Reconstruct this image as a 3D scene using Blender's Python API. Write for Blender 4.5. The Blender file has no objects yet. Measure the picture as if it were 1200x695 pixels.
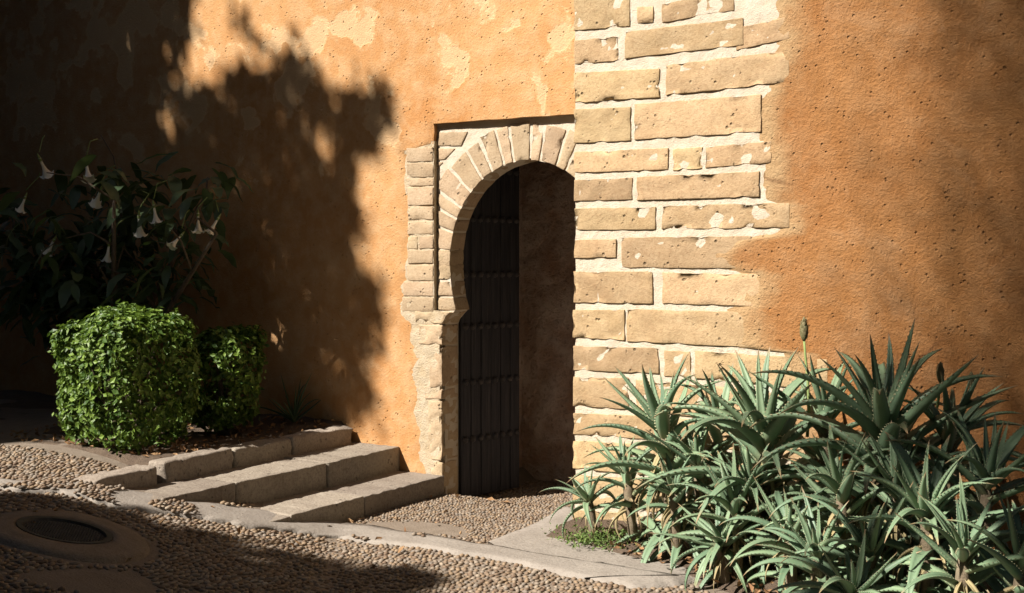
import bpy, math, random
import numpy as np
from mathutils import Vector, Matrix, noise
random.seed(7); np.random.seed(7)
R = math.radians
scene = bpy.context.scene
C = scene.collection

# ------------------------------------------------------------------ camera, light, exposure
EYE = 1.87
TH = R(32.0)                                   # the view is turned 32 degrees left of the walls' normal
SN, CS = math.sin(TH), math.cos(TH)
cam_d = bpy.data.cameras.new('camera'); cam = bpy.data.objects.new('camera', cam_d); C.objects.link(cam)
cam.location = (0, 0, EYE); cam.rotation_euler = (R(90), 0, TH)
cam_d.sensor_width = 36.0; cam_d.lens = 43.5; cam_d.shift_y = -47.5 / 1200
cam_d.clip_start = 0.05; cam_d.clip_end = 500
scene.camera = cam

SUN = Vector((-0.37, -0.643, 0.669)).normalized()       # towards the sun
world = bpy.data.worlds.new('World'); scene.world = world; world.use_nodes = True
wn = world.node_tree.nodes; wl = world.node_tree.links
sky = wn.new('ShaderNodeTexSky'); sky.sky_type = 'NISHITA'; sky.sun_disc = False
sky.sun_elevation = math.asin(SUN.z); sky.sun_rotation = math.atan2(SUN.x, SUN.y)
wn['Background'].inputs['Strength'].default_value = 0.05
wl.new(sky.outputs[0], wn['Background'].inputs[0])
sl = bpy.data.lights.new('sun', 'SUN'); sl.energy = 5.0; sl.angle = R(0.55); sl.color = (1.0, 0.925, 0.84)
so = bpy.data.objects.new('sun', sl); C.objects.link(so); so.location = (-8, -14, 15)
so.rotation_euler = (-SUN).to_track_quat('-Z', 'Y').to_euler()
vs = scene.view_settings; vs.view_transform = 'Standard'; vs.look = 'None'; vs.gamma = 1.0; vs.exposure = 1.2
scene.cycles.diffuse_bounces = 2

# ------------------------------------------------------------------ materials
def mat(name):
    m = bpy.data.materials.new(name); m.use_nodes = True
    nt = m.node_tree; b = nt.nodes['Principled BSDF']
    b.inputs['Roughness'].default_value = 0.9
    b.inputs['Specular IOR Level'].default_value = 0.25
    return m, nt, b
def node(nt, t, **kw):
    n = nt.nodes.new(t)
    for k, v in kw.items():
        if k in n.inputs: n.inputs[k].default_value = v
        else: setattr(n, k, v)
    return n
def tex_noise(nt, scale, detail=6, rough=0.6, dist=0.0, vec=None):
    n = nt.nodes.new('ShaderNodeTexNoise')
    n.inputs['Scale'].default_value = scale; n.inputs['Detail'].default_value = detail
    n.inputs['Roughness'].default_value = rough; n.inputs['Distortion'].default_value = dist
    if vec is None:
        vec = geo(nt)
    nt.links.new(vec, n.inputs['Vector'])
    return n.outputs['Fac']
def geo(nt):
    g = nt.nodes.get('POS')
    if g is None:
        g = nt.nodes.new('ShaderNodeNewGeometry'); g.name = 'POS'
    return g.outputs['Position']
def ramp(nt, fac, stops, interp='LINEAR'):
    r = nt.nodes.new('ShaderNodeValToRGB'); r.color_ramp.interpolation = interp
    e = r.color_ramp.elements
    while len(e) < len(stops): e.new(0.5)
    for i, (p, c) in enumerate(stops):
        e[i].position = p
        if not hasattr(c, '__len__'): c = (c, c, c)
        e[i].color = (*c, 1)
    nt.links.new(fac, r.inputs[0])
    return r.outputs[0]
def mix(nt, fac, a, b, mode='MIX'):
    m = nt.nodes.new('ShaderNodeMix'); m.data_type = 'RGBA'; m.blend_type = mode
    def put(s, v):
        if hasattr(v, 'is_linked') or hasattr(v, 'links'): nt.links.new(v, s)
        elif hasattr(v, '__len__'): s.default_value = (*v, 1)
        else: s.default_value = v
    put(m.inputs['Factor'], fac); put(m.inputs['A'], a); put(m.inputs['B'], b)
    return m.outputs['Result']
def math_n(nt, op, a, b=0.0):
    m = nt.nodes.new('ShaderNodeMath'); m.operation = op
    for s, v in ((m.inputs[0], a), (m.inputs[1], b)):
        if hasattr(v, 'links'): nt.links.new(v, s)
        else: s.default_value = v
    return m.outputs[0]
def bump(nt, b, h, dist, strength=1.0, prev=None):
    n = nt.nodes.new('ShaderNodeBump'); n.inputs['Distance'].default_value = dist; n.inputs['Strength'].default_value = strength
    nt.links.new(h, n.inputs['Height'])
    if prev is not None: nt.links.new(prev, n.inputs['Normal'])
    nt.links.new(n.outputs[0], b.inputs['Normal'])
    return n.outputs[0]

def plaster_mat(name, base, dark, pale, patch_lo, patch_hi, patch_zlow=None, rough=1.0, pits=0.55, faded=None):
    """Old lime plaster: mottled ochre, pits, and flaked patches where an older pale coat shows through."""
    m, nt, b = mat(name)
    big = tex_noise(nt, 0.9, 5, 0.6)
    mid = tex_noise(nt, 7, 6, 0.65)
    fine = tex_noise(nt, 60, 4, 0.7)
    col = mix(nt, ramp(nt, big, [(0.35, 0.0), (0.68, 1.0)]), base, dark)
    col = mix(nt, ramp(nt, mid, [(0.42, 0.0), (0.75, 0.75)]), col, pale)
    col = mix(nt, ramp(nt, fine, [(0.30, 0.35), (0.5, 0.0)]), col, dark)
    # flaked coat
    fl = tex_noise(nt, 2.6, 5.0, 0.55, 0.25)
    if patch_zlow is not None:
        sep = nt.nodes.new('ShaderNodeSeparateXYZ'); nt.links.new(geo(nt), sep.inputs[0])
        zr = nt.nodes.new('ShaderNodeMapRange'); nt.links.new(sep.outputs['Z'], zr.inputs['Value'])
        zr.inputs['From Min'].default_value = patch_zlow[0]; zr.inputs['From Max'].default_value = patch_zlow[1]
        zr.inputs['To Min'].default_value = -0.30; zr.inputs['To Max'].default_value = 0.0
        fl = math_n(nt, 'ADD', fl, zr.outputs[0])
    patch = ramp(nt, fl, [(patch_lo, 0.0), (patch_hi, 1.0)])
    rim = ramp(nt, fl, [(patch_lo - 0.02, 0.0), (patch_lo + 0.008, 1.0), (patch_hi + 0.02, 0.0)])
    col = mix(nt, math_n(nt, 'MULTIPLY', patch, 0.75), col, pale)
    col = mix(nt, math_n(nt, 'MULTIPLY', rim, 0.4), col, [min(1, c * 1.25) for c in pale])
    # pits, darker inside
    vor = nt.nodes.new('ShaderNodeTexVoronoi'); vor.inputs['Scale'].default_value = 26; vor.inputs['Randomness'].default_value = 1.0
    nt.links.new(geo(nt), vor.inputs['Vector'])
    pitsel = tex_noise(nt, 13, 3, 0.6)
    pit = math_n(nt, 'MULTIPLY', ramp(nt, vor.outputs['Distance'], [(0.10, 1.0), (0.26, 0.0)]), ramp(nt, pitsel, [(0.52, 0.0), (0.6, 1.0)]))
    col = mix(nt, math_n(nt, 'MULTIPLY', pit, pits), col, [c * 0.35 for c in dark])
    # rain streaks and weathering, stretched downwards
    mp = nt.nodes.new('ShaderNodeMapping'); mp.inputs['Scale'].default_value = (5.0, 5.0, 0.5); nt.links.new(geo(nt), mp.inputs[0])
    st = tex_noise(nt, 1.4, 4, 0.6, vec=mp.outputs[0])
    col = mix(nt, ramp(nt, st, [(0.55, 0.0), (0.78, 0.35)]), col, pale)
    if faded:                                  # the coat wears thin towards its ragged edge
        at = nt.nodes.new('ShaderNodeAttribute'); at.attribute_name = 'rnd'
        wf = math_n(nt, 'ADD', at.outputs['Fac'], math_n(nt, 'MULTIPLY', math_n(nt, 'SUBTRACT', tex_noise(nt, 5, 6, 0.7), 0.5), 1.3))
        col = mix(nt, ramp(nt, wf, [(0.25, 0.0), (0.9, 0.85)]), col, faded)
        dust = tex_noise(nt, 1.6, 8, 0.72, 0.4)
        col = mix(nt, ramp(nt, dust, [(0.52, 0.0), (0.72, 0.45)]), col, (0.42, 0.27, 0.15))
        col = mix(nt, ramp(nt, tex_noise(nt, 3.4, 8, 0.75, 1.2), [(0.60, 0.0), (0.70, 0.5)]), col, (0.20, 0.085, 0.03))
        # hairline cracks
        vc = nt.nodes.new('ShaderNodeTexVoronoi'); vc.feature = 'DISTANCE_TO_EDGE'; vc.inputs['Scale'].default_value = 1.1
        wob = nt.nodes.new('ShaderNodeTexNoise'); wob.inputs['Scale'].default_value = 3.0; wob.inputs['Detail'].default_value = 6; nt.links.new(geo(nt), wob.inputs['Vector'])
        nt.links.new(mix(nt, 0.22, geo(nt), wob.outputs['Color']), vc.inputs['Vector'])
        ck = math_n(nt, 'MULTIPLY', ramp(nt, vc.outputs['Distance'], [(0.0, 1.0), (0.012, 0.0)]), ramp(nt, tex_noise(nt, 0.9, 3, 0.5), [(0.5, 0.0), (0.6, 1.0)]))
        col = mix(nt, math_n(nt, 'MULTIPLY', ck, 0.6), col, (0.10, 0.04, 0.015))
    nt.links.new(col, b.inputs['Base Color'])
    h = math_n(nt, 'ADD', math_n(nt, 'MULTIPLY', mid, 0.6), math_n(nt, 'MULTIPLY', fine, 0.45))
    h = math_n(nt, 'SUBTRACT', h, math_n(nt, 'MULTIPLY', pit, 0.6))
    h = math_n(nt, 'SUBTRACT', h, math_n(nt, 'MULTIPLY', patch, 0.12))
    bump(nt, b, h, 0.016 * rough, 0.95)
    return m

def stone_mat(name, c1, c2, c3, scale=1.0, relief=0.012, objvar=0.35):
    m, nt, b = mat(name)
    n1 = tex_noise(nt, 6 * scale, 6, 0.65)
    n2 = tex_noise(nt, 55 * scale, 6, 0.8)
    n3 = tex_noise(nt, 1.7 * scale, 4, 0.6)
    col = mix(nt, ramp(nt, n1, [(0.35, 0.0), (0.7, 1.0)]), c1, c2)
    col = mix(nt, ramp(nt, n2, [(0.46, 0.0), (0.68, 0.95)]), col, c3)
    col = mix(nt, ramp(nt, n3, [(0.5, 0.0), (0.75, 0.5)]), col, c2)
    col = mix(nt, ramp(nt, tex_noise(nt, 3.3 * scale, 8, 0.75, 0.5), [(0.50, 0.0), (0.72, 0.6)]), col, c3)
    oi = nt.nodes.new('ShaderNodeObjectInfo')
    hv = nt.nodes.new('ShaderNodeHueSaturation'); nt.links.new(col, hv.inputs['Color'])
    mr = nt.nodes.new('ShaderNodeMapRange'); mr.inputs['To Min'].default_value = 1 - objvar * 0.6; mr.inputs['To Max'].default_value = 1 + objvar * 0.5
    nt.links.new(oi.outputs['Random'], mr.inputs['Value']); nt.links.new(mr.outputs[0], hv.inputs['Value'])
    mr2 = nt.nodes.new('ShaderNodeMapRange'); mr2.inputs['To Min'].default_value = 0.493; mr2.inputs['To Max'].default_value = 0.504
    wn_ = nt.nodes.new('ShaderNodeMath'); wn_.operation = 'FRACT'; nt.links.new(math_n(nt, 'MULTIPLY', oi.outputs['Random'], 7.31), wn_.inputs[0])
    nt.links.new(wn_.outputs[0], mr2.inputs['Value']); nt.links.new(mr2.outputs[0], hv.inputs['Hue'])
    vor = nt.nodes.new('ShaderNodeTexVoronoi'); vor.inputs['Scale'].default_value = 22 * scale; nt.links.new(geo(nt), vor.inputs['Vector'])
    sel = tex_noise(nt, 9 * scale, 3, 0.6)
    pit = math_n(nt, 'MULTIPLY', ramp(nt, vor.outputs['Distance'], [(0.12, 1.0), (0.30, 0.0)]), ramp(nt, sel, [(0.55, 0.0), (0.62, 1.0)]))
    col2 = mix(nt, math_n(nt, 'MULTIPLY', pit, 0.7), hv.outputs[0], [c * 0.25 for c in c1])
    nt.links.new(col2, b.inputs['Base Color'])
    h = math_n(nt, 'ADD', math_n(nt, 'MULTIPLY', n1, 0.45), math_n(nt, 'MULTIPLY', n2, 0.8))
    h = math_n(nt, 'SUBTRACT', h, pit)
    bump(nt, b, h, relief * 0.9, 1.0)
    return m

def simple_mat(name, c1, c2, scale=8, relief=0.01, rough=0.9, c3=None):
    m, nt, b = mat(name)
    n1 = tex_noise(nt, scale, 6, 0.65); n2 = tex_noise(nt, scale * 8, 4, 0.7)
    col = mix(nt, ramp(nt, n1, [(0.32, 0.0), (0.7, 1.0)]), c1, c2)
    if c3 is not None: col = mix(nt, ramp(nt, n2, [(0.5, 0.0), (0.72, 0.8)]), col, c3)
    nt.links.new(col, b.inputs['Base Color']); b.inputs['Roughness'].default_value = rough
    bump(nt, b, math_n(nt, 'ADD', n1, math_n(nt, 'MULTIPLY', n2, 0.5)), relief, 0.9)
    return m

def leaf_mat(name, c1, c2, rough=0.45, spec=0.4, trans=0.0, scale=9.0, use_attr=True):
    m, nt, b = mat(name)
    n1 = tex_noise(nt, scale, 3, 0.6)
    f = n1
    if use_attr:
        at = nt.nodes.new('ShaderNodeAttribute'); at.attribute_name = 'rnd'
        f = math_n(nt, 'ADD', math_n(nt, 'MULTIPLY', n1, 0.4), math_n(nt, 'MULTIPLY', at.outputs['Fac'], 0.6))
    else:
        oi = nt.nodes.new('ShaderNodeObjectInfo')
        f = math_n(nt, 'ADD', math_n(nt, 'MULTIPLY', n1, 0.5), math_n(nt, 'MULTIPLY', oi.outputs['Random'], 0.5))
    col = mix(nt, ramp(nt, f, [(0.2, 0.0), (0.8, 1.0)]), c1, c2)
    nt.links.new(col, b.inputs['Base Color'])
    b.inputs['Roughness'].default_value = rough; b.inputs['Specular IOR Level'].default_value = spec
    if trans > 0:
        out = nt.nodes['Material Output']
        tr = nt.nodes.new('ShaderNodeBsdfTranslucent'); nt.links.new(mix(nt, 0.5, col, (0.25, 0.4, 0.05)), tr.inputs[0])
        ms = nt.nodes.new('ShaderNodeMixShader'); ms.inputs[0].default_value = trans
        nt.links.new(b.outputs[0], ms.inputs[1]); nt.links.new(tr.outputs[0], ms.inputs[2]); nt.links.new(ms.outputs[0], out.inputs['Surface'])
    return m

M_PLA = plaster_mat('ochre_plaster', (0.455, 0.255, 0.108), (0.39, 0.185, 0.064), (0.51, 0.35, 0.195), 0.54, 0.56, (1.7, 3.3), rough=1.1, pits=0.2)
M_PLB = plaster_mat('orange_plaster', (0.305, 0.142, 0.047), (0.25, 0.103, 0.031), (0.345, 0.185, 0.080), 0.80, 0.9, rough=1.9, pits=0.14, faded=(0.38, 0.26, 0.135))
M_ASH = stone_mat('ashlar_stone', (0.40, 0.282, 0.150), (0.46, 0.34, 0.198), (0.30, 0.195, 0.10), objvar=0.32)
M_FRM = stone_mat('frame_stone', (0.385, 0.285, 0.175), (0.455, 0.355, 0.235), (0.30, 0.21, 0.125), objvar=0.2)
M_MORF = simple_mat('jamb_mortar', (0.42, 0.33, 0.21), (0.50, 0.43, 0.32), 11, 0.02, c3=(0.36, 0.25, 0.13))
M_MOR = simple_mat('lime_mortar', (0.49, 0.415, 0.31), (0.56, 0.50, 0.41), 14, 0.012, c3=(0.43, 0.33, 0.21))
M_STEP = stone_mat('step_stone', (0.26, 0.222, 0.175), (0.31, 0.27, 0.217), (0.13, 0.10, 0.077), relief=0.010, objvar=0.25)
M_CON = simple_mat('worn_concrete', (0.218, 0.192, 0.163), (0.275, 0.246, 0.211), 5, 0.010, c3=(0.154, 0.128, 0.106))
M_GRD = simple_mat('pebble_bedding', (0.17, 0.135, 0.10), (0.22, 0.18, 0.14), 9, 0.012, c3=(0.11, 0.085, 0.065))
M_SOIL = simple_mat('bed_soil', (0.085, 0.06, 0.042), (0.13, 0.095, 0.065), 8, 0.03, c3=(0.05, 0.035, 0.025))
M_PASS = simple_mat('rubble_render', (0.30, 0.17, 0.105), (0.58, 0.48, 0.40), 3.2, 0.05, c3=(0.14, 0.075, 0.05))
M_WOOD, _nt, _b = mat('old_door_wood')
_mp = _nt.nodes.new('ShaderNodeMapping'); _mp.inputs['Scale'].default_value = (22, 22, 1.2); _nt.links.new(geo(_nt), _mp.inputs[0])
_g = tex_noise(_nt, 2.0, 7, 0.65, vec=_mp.outputs[0])
_nt.links.new(ramp(_nt, _g, [(0.3, (0.014, 0.015, 0.019)), (0.55, (0.032, 0.031, 0.035)), (0.75, (0.062, 0.057, 0.058))]), _b.inputs['Base Color'])
bump(_nt, _b, _g, 0.006); _b.inputs['Roughness'].default_value = 0.7
M_IRON = simple_mat('dark_iron', (0.03, 0.03, 0.033), (0.06, 0.05, 0.045), 20, 0.003, 0.55)
M_COVER = simple_mat('cast_iron', (0.035, 0.034, 0.034), (0.065, 0.06, 0.055), 18, 0.003, 0.6)
M_ALOE, _nt, _b = mat('aloe_leaf')
_at = _nt.nodes.new('ShaderNodeAttribute'); _at.attribute_name = 'rnd'          # place along the leaf, 0 base to 1 tip; teeth are 2
_oi = _nt.nodes.new('ShaderNodeObjectInfo')
_c = mix(_nt, _oi.outputs['Random'], (0.10, 0.165, 0.095), (0.19, 0.265, 0.145))
_c = mix(_nt, ramp(_nt, tex_noise(_nt, 9, 4, 0.65), [(0.35, 0.0), (0.75, 0.6)]), _c, (0.15, 0.22, 0.145))
_c = mix(_nt, ramp(_nt, tex_noise(_nt, 40, 4, 0.7), [(0.62, 0.0), (0.75, 0.7)]), _c, (0.26, 0.22, 0.12))
_c = mix(_nt, ramp(_nt, _at.outputs['Fac'], [(0.0, 0.5), (0.18, 0.0), (0.86, 0.0), (0.97, 1.0)]), _c, (0.26, 0.17, 0.09))
_c = mix(_nt, math_n(_nt, 'GREATER_THAN', _at.outputs['Fac'], 1.5), _c, (0.42, 0.40, 0.24))
_nt.links.new(_c, _b.inputs['Base Color']); _b.inputs['Roughness'].default_value = 0.5; _b.inputs['Specular IOR Level'].default_value = 0.35
bump(_nt, _b, tex_noise(_nt, 70, 3, 0.6), 0.002)
M_ALOEDRY = leaf_mat('dry_aloe_leaf', (0.20, 0.15, 0.085), (0.32, 0.27, 0.14), 0.7, 0.2, 0.0, 6, False)
M_ALOESTEM = simple_mat('aloe_stem', (0.16, 0.12, 0.08), (0.22, 0.18, 0.12), 20, 0.012)
M_BUD = simple_mat('flower_bud', (0.17, 0.17, 0.08), (0.22, 0.17, 0.09), 30, 0.006, 0.5)
M_HEDGE = leaf_mat('hedge_leaf', (0.03, 0.07, 0.012), (0.15, 0.23, 0.035), 0.5, 0.3, 0.15, 12)
M_TWIG = simple_mat('woody_stem', (0.10, 0.075, 0.055), (0.16, 0.125, 0.09), 25, 0.01)
M_BRUG = leaf_mat('broad_leaf', (0.035, 0.062, 0.03), (0.07, 0.11, 0.05), 0.5, 0.35, 0.1, 6, False)
M_FLOWER, _nt, _b = mat('white_petal')
_b.inputs['Base Color'].default_value = (0.78, 0.76, 0.66, 1); _b.inputs['Roughness'].default_value = 0.6
M_CALYX = simple_mat('green_calyx', (0.20, 0.27, 0.09), (0.27, 0.33, 0.13), 12, 0.003)
M_TREELEAF = leaf_mat('tree_leaf', (0.04, 0.07, 0.02), (0.08, 0.12, 0.035), 0.5, 0.3, 0.0, 2)
M_BARK = simple_mat('bark', (0.11, 0.085, 0.065), (0.18, 0.145, 0.11), 9, 0.03)
M_WEED = leaf_mat('weed_leaf', (0.07, 0.12, 0.03), (0.14, 0.20, 0.05), 0.6, 0.3, 0.1, 10)
M_LITTER = leaf_mat('dead_leaf', (0.16, 0.08, 0.035), (0.36, 0.23, 0.12), 0.8, 0.2, 0.0, 10)
# pebbles: each carries a random value of its own
M_PEB, _nt, _b = mat('river_pebble')
_at = _nt.nodes.new('ShaderNodeAttribute'); _at.attribute_name = 'rnd'
_c = ramp(_nt, _at.outputs['Fac'], [(0.0, (0.11, 0.07, 0.045)), (0.25, (0.17, 0.12, 0.08)), (0.5, (0.235, 0.165, 0.10)), (0.75, (0.17, 0.145, 0.12)), (1.0, (0.28, 0.225, 0.165))])
_c = mix(_nt, ramp(_nt, tex_noise(_nt, 60, 4, 0.7), [(0.45, 0.0), (0.8, 0.5)]), _c, (0.22, 0.17, 0.12))
_nt.links.new(_c, _b.inputs['Base Color']); _b.inputs['Roughness'].default_value = 0.65

# ------------------------------------------------------------------ helpers
def thing(name, label, cat, loc=(0, 0, 0), group=None):
    o = bpy.data.objects.new(name, None); C.objects.link(o); o.location = loc; o.empty_display_size = 0.2
    o['label'] = label; o['category'] = cat
    if group: o['group'] = group
    return o
def make_mesh(name, verts, faces, m, smooth=False, rnd=None):
    me = bpy.data.meshes.new(name)
    me.from_pydata([tuple(v) for v in verts], [], [tuple(int(i) for i in f) for f in faces])
    me.materials.append(m)
    if smooth: me.polygons.foreach_set('use_smooth', [True] * len(me.polygons))
    if rnd is not None:
        a = me.attributes.new('rnd', 'FLOAT', 'POINT'); a.data.foreach_set('value', np.asarray(rnd, dtype=np.float32))
    me.update()
    return me
def link(name, me, parent=None, kind=None):
    o = bpy.data.objects.new(name, me); C.objects.link(o)
    if parent is not None: o.parent = parent
    if kind: o['kind'] = kind
    return o
def part(name, verts, faces, m, parent=None, smooth=False, rnd=None, kind=None):
    """A mesh given in world coordinates; its origin goes to its own middle, below its thing."""
    v = np.asarray(verts, dtype=float); c = (v.min(0) + v.max(0)) / 2
    o = link(name, make_mesh(name, v - c, faces, m, smooth, rnd), parent, kind)
    base = Vector(c)
    p = parent
    while p is not None:
        base = base - p.location; p = p.parent
    o.location = base
    return o
def nz(x, y, z, s=1.0, seed=0.0):
    return noise.noise(Vector((x * s + seed, y * s - seed * 0.7, z * s + seed * 1.3)))
def sstep(t): t = max(0.0, min(1.0, t)); return t * t * (3 - 2 * t)

def sight(px, py):
    """Direction through a point of the 1200 x 695 photograph, used to measure where things stand."""
    r = (px - 600) / 1450; u = (300 - py) / 1450
    return (-SN + r * CS, CS + r * SN, u)
def on_wall(px, py, Y):
    d = sight(px, py); t = Y / d[1]
    return (d[0] * t, EYE + d[2] * t)

YA, YB = 7.97, 7.52        # front of the doorway wall, front of the pier wall
XC, ZC = -4.882, 1.836     # centre of the arch

def ground_z(x, y):
    u = -(x + 5.66) * 0.8 - (y - 6.78) * 0.6
    z = 0.0
    if u > 0:
        z = 0.27 * u if u < 1.4 else 0.378 + 0.092 * (1 - math.exp(-(u - 1.4) * 2.9))
    if x > -5.72 and y > 7.85:
        z = z * (1 - sstep((y - 7.85) / 0.2)) - 0.10 * sstep((y - 7.95) / 0.3)
    return z + 0.012 * nz(x, y, 0, 1.3, 3.1)
def on_ground(px, py):
    d = sight(px, py); z = 0.2
    for _ in range(30):
        t = (z - EYE) / d[2]; z = 0.5 * z + 0.5 * ground_z(d[0] * t, d[1] * t)
    return (d[0] * t, d[1] * t)
def to_pix(x, y, z):
    dep = -x * SN + y * CS; rt = x * CS + y * SN
    if dep < 0.1: return (-9999, -9999)
    return (600 + 1450 * rt / dep, 300 - 1450 * (z - EYE) / dep)

def rough_box(size, f, seg=0.05, rad=0.012, amp=0.004, freq=9.0, seed=0.0, segs=None, edge=0.0):
    """Rounded, uneven box of the given size; f maps (a, b, c) in metres inside the box to the world."""
    L = size
    n = segs or [max(1, min(24, int(round(l / seg)))) for l in L]
    grid = []
    for ax in range(3):
        k = n[ax]; r = min(rad, L[ax] * 0.45)
        pts = [0.0, r * 0.35] + [r + (L[ax] - 2 * r) * i / k for i in range(k + 1)] + [L[ax] - r * 0.35, L[ax]]
        grid.append(pts)
    idx = {}; V = []; F = []
    def vid(i, j, k):
        key = (i, j, k)
        if key in idx: return idx[key]
        p = Vector((grid[0][i], grid[1][j], grid[2][k]))
        q = Vector([max(min(rad, L[a] * 0.45), min(L[a] - min(rad, L[a] * 0.45), p[a])) for a in range(3)])
        d = p - q
        if d.length > 1e-9: p = q + d.normalized() * min(rad, min(L) * 0.45)
        w = Vector(f(*p))
        s = seed
        o = Vector((nz(*w, freq, s), nz(*w, freq, s + 17), nz(*w, freq, s + 31))) * amp
        o += Vector((nz(*w, freq * 3.1, s), nz(*w, freq * 3.1, s + 7), nz(*w, freq * 3.1, s + 3))) * amp * 0.6
        if edge and d.length > rad * 0.5:
            o += -Vector(d.normalized()) * edge * max(0, nz(*w, 14, s + 50)) * 2
        V.append(w + o); idx[key] = len(V) - 1
        return idx[key]
    N = [len(g) - 1 for g in grid]
    for i in range(N[0]):
        for j in range(N[1]):
            for k, fl in ((0, 0), (N[2], 1)):
                q = [vid(i, j, k), vid(i + 1, j, k), vid(i + 1, j + 1, k), vid(i, j + 1, k)]; F.append(q if fl else q[::-1])
    for i in range(N[0]):
        for k in range(N[2]):
            for j, fl in ((0, 1), (N[1], 0)):
                q = [vid(i, j, k), vid(i + 1, j, k), vid(i + 1, j, k + 1), vid(i, j, k + 1)]; F.append(q if fl else q[::-1])
    for j in range(N[1]):
        for k in range(N[2]):
            for i, fl in ((0, 0), (N[0], 1)):
                q = [vid(i, j, k), vid(i, j + 1, k), vid(i, j + 1, k + 1), vid(i, j, k + 1)]; F.append(q if fl else q[::-1])
    o0 = Vector(f(L[0] / 2, L[1] / 2, L[2] / 2)); e_ = 0.01
    ex, ey, ez = (Vector(f(L[0] / 2 + e_ * (k == 0), L[1] / 2 + e_ * (k == 1), L[2] / 2 + e_ * (k == 2))) - o0 for k in range(3))
    if ex.cross(ey).dot(ez) < 0: F = [q[::-1] for q in F]
    return V, F

def quad_block(name, q, yf, depth, m, parent, rad=0.012, amp=0.004, seed=None, gap=0.0, seg=0.05, edge=0.006):
    """A dressed stone: q = front corners (x, z): bottom left, bottom right, top right, top left."""
    if seed is None: seed = random.uniform(0, 50)
    (x0, z0), (x1, z1), (x2, z2), (x3, z3) = q
    W = (abs(x1 - x0) + abs(x2 - x3)) / 2; H = (abs(z3 - z0) + abs(z2 - z1)) / 2
    def f(a, b, c):
        u = a / W; w = c / H
        u = (u * (W - 2 * gap) + gap) / W; w = (w * (H - 2 * gap) + gap) / H
        x = (x0 * (1 - u) + x1 * u) * (1 - w) + (x3 * (1 - u) + x2 * u) * w
        z = (z0 * (1 - u) + z1 * u) * (1 - w) + (z3 * (1 - u) + z2 * u) * w
        return (x, yf + b, z)
    V, F = rough_box((W, depth, H), f, seg, rad, amp, seed=seed, segs=[max(2, min(16, int(W / seg))), 1, max(2, min(8, int(H / seg)))], edge=edge)
    return part(name, V, F, m, parent, smooth=True)

def box_part(name, x0, x1, y0, y1, z0, z1, m, parent=None, kind=None):
    V = [(x, y, z) for x in (x0, x1) for y in (y0, y1) for z in (z0, z1)]
    F = [(0, 1, 3, 2), (4, 6, 7, 5), (0, 4, 5, 1), (2, 3, 7, 6), (0, 2, 6, 4), (1, 5, 7, 3)]
    return part(name, V, F, m, parent, kind=kind)

def tube(path, radii, n=7):
    V, F = [], []
    path = [Vector(p) for p in path]
    for i, p in enumerate(path):
        t = (path[min(i + 1, len(path) - 1)] - path[max(i - 1, 0)]).normalized()
        a = t.orthogonal().normalized() if i == 0 else (a - t * a.dot(t)).normalized()
        b = t.cross(a)
        for k in range(n):
            an = 2 * math.pi * k / n
            V.append(p + (a * math.cos(an) + b * math.sin(an)) * radii[i])
    for i in range(len(path) - 1):
        for k in range(n):
            F.append((i * n + k, i * n + (k + 1) % n, (i + 1) * n + (k + 1) % n, (i + 1) * n + k))
    F.append(tuple(range(n))[::-1]); F.append(tuple((len(path) - 1) * n + k for k in range(n)))
    return V, F
def join(*parts):
    V, F = [], []
    for v, f in parts:
        o = len(V); V += list(v); F += [tuple(i + o for i in q) for q in f]
    return V, F
def sheet_rows(rows, y_of, thick):
    """Plaster coat from rows of x positions (same count each) at heights z; edges turned back by thick."""
    V, F = [], []
    n = len(rows[0][1])
    for z, xs in rows:
        for x in xs: V.append((x, y_of(x, z), z))
    R_ = len(rows)
    for i in range(R_ - 1):
        for j in range(n - 1):
            F.append((i * n + j, i * n + j + 1, (i + 1) * n + j + 1, (i + 1) * n + j))
    ring = [j for j in range(n)] + [i * n + n - 1 for i in range(1, R_)] + [(R_ - 1) * n + j for j in range(n - 2, -1, -1)] + [i * n for i in range(R_ - 2, 0, -1)]
    o = len(V)
    m_ = len(ring)
    for a in range(m_):                       # the edge has vertices of its own, so it stays crisp under smooth shading
        x, y, z = V[ring[a]]; x2, y2, z2 = V[ring[(a + 1) % m_]]
        q = len(V); V += [(x2, y2, z2), (x, y, z), (x, y + thick, z), (x2, y2 + thick, z2)]
        F.append((q, q + 1, q + 2, q + 3))
    return V, F
def interp(pts, t):
    if t <= pts[0][0]: return pts[0][1]
    for (a, va), (b, vb) in zip(pts, pts[1:]):
        if t <= b: return va + (vb - va) * (t - a) / (b - a) if b > a else vb
    return pts[-1][1]

# ------------------------------------------------------------------ ground
def build_ground():
    xs = sorted(set(list(np.arange(-60, -11, 4.0)) + list(np.arange(-11, 1.01, 0.12)) + list(np.arange(2, 60, 4.0))))
    ys = sorted(set(list(np.arange(-60, 1, 4.0)) + list(np.arange(1.5, 10.0, 0.12)) + list(np.arange(10.5, 60, 4.0))))
    V = [(x, y, ground_z(x, y)) for y in ys for x in xs]
    n = len(xs)
    F = [(i * n + j, i * n + j + 1, (i + 1) * n + j + 1, (i + 1) * n + j) for i in range(len(ys) - 1) for j in range(n - 1)]
    g = link('ground', make_mesh('ground', V, F, M_GRD, True), None, 'structure')
    g['label'] = 'brown bedding ground of the pebble-paved courtyard sloping down to the doorway'
    return g
ground = build_ground()

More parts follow.
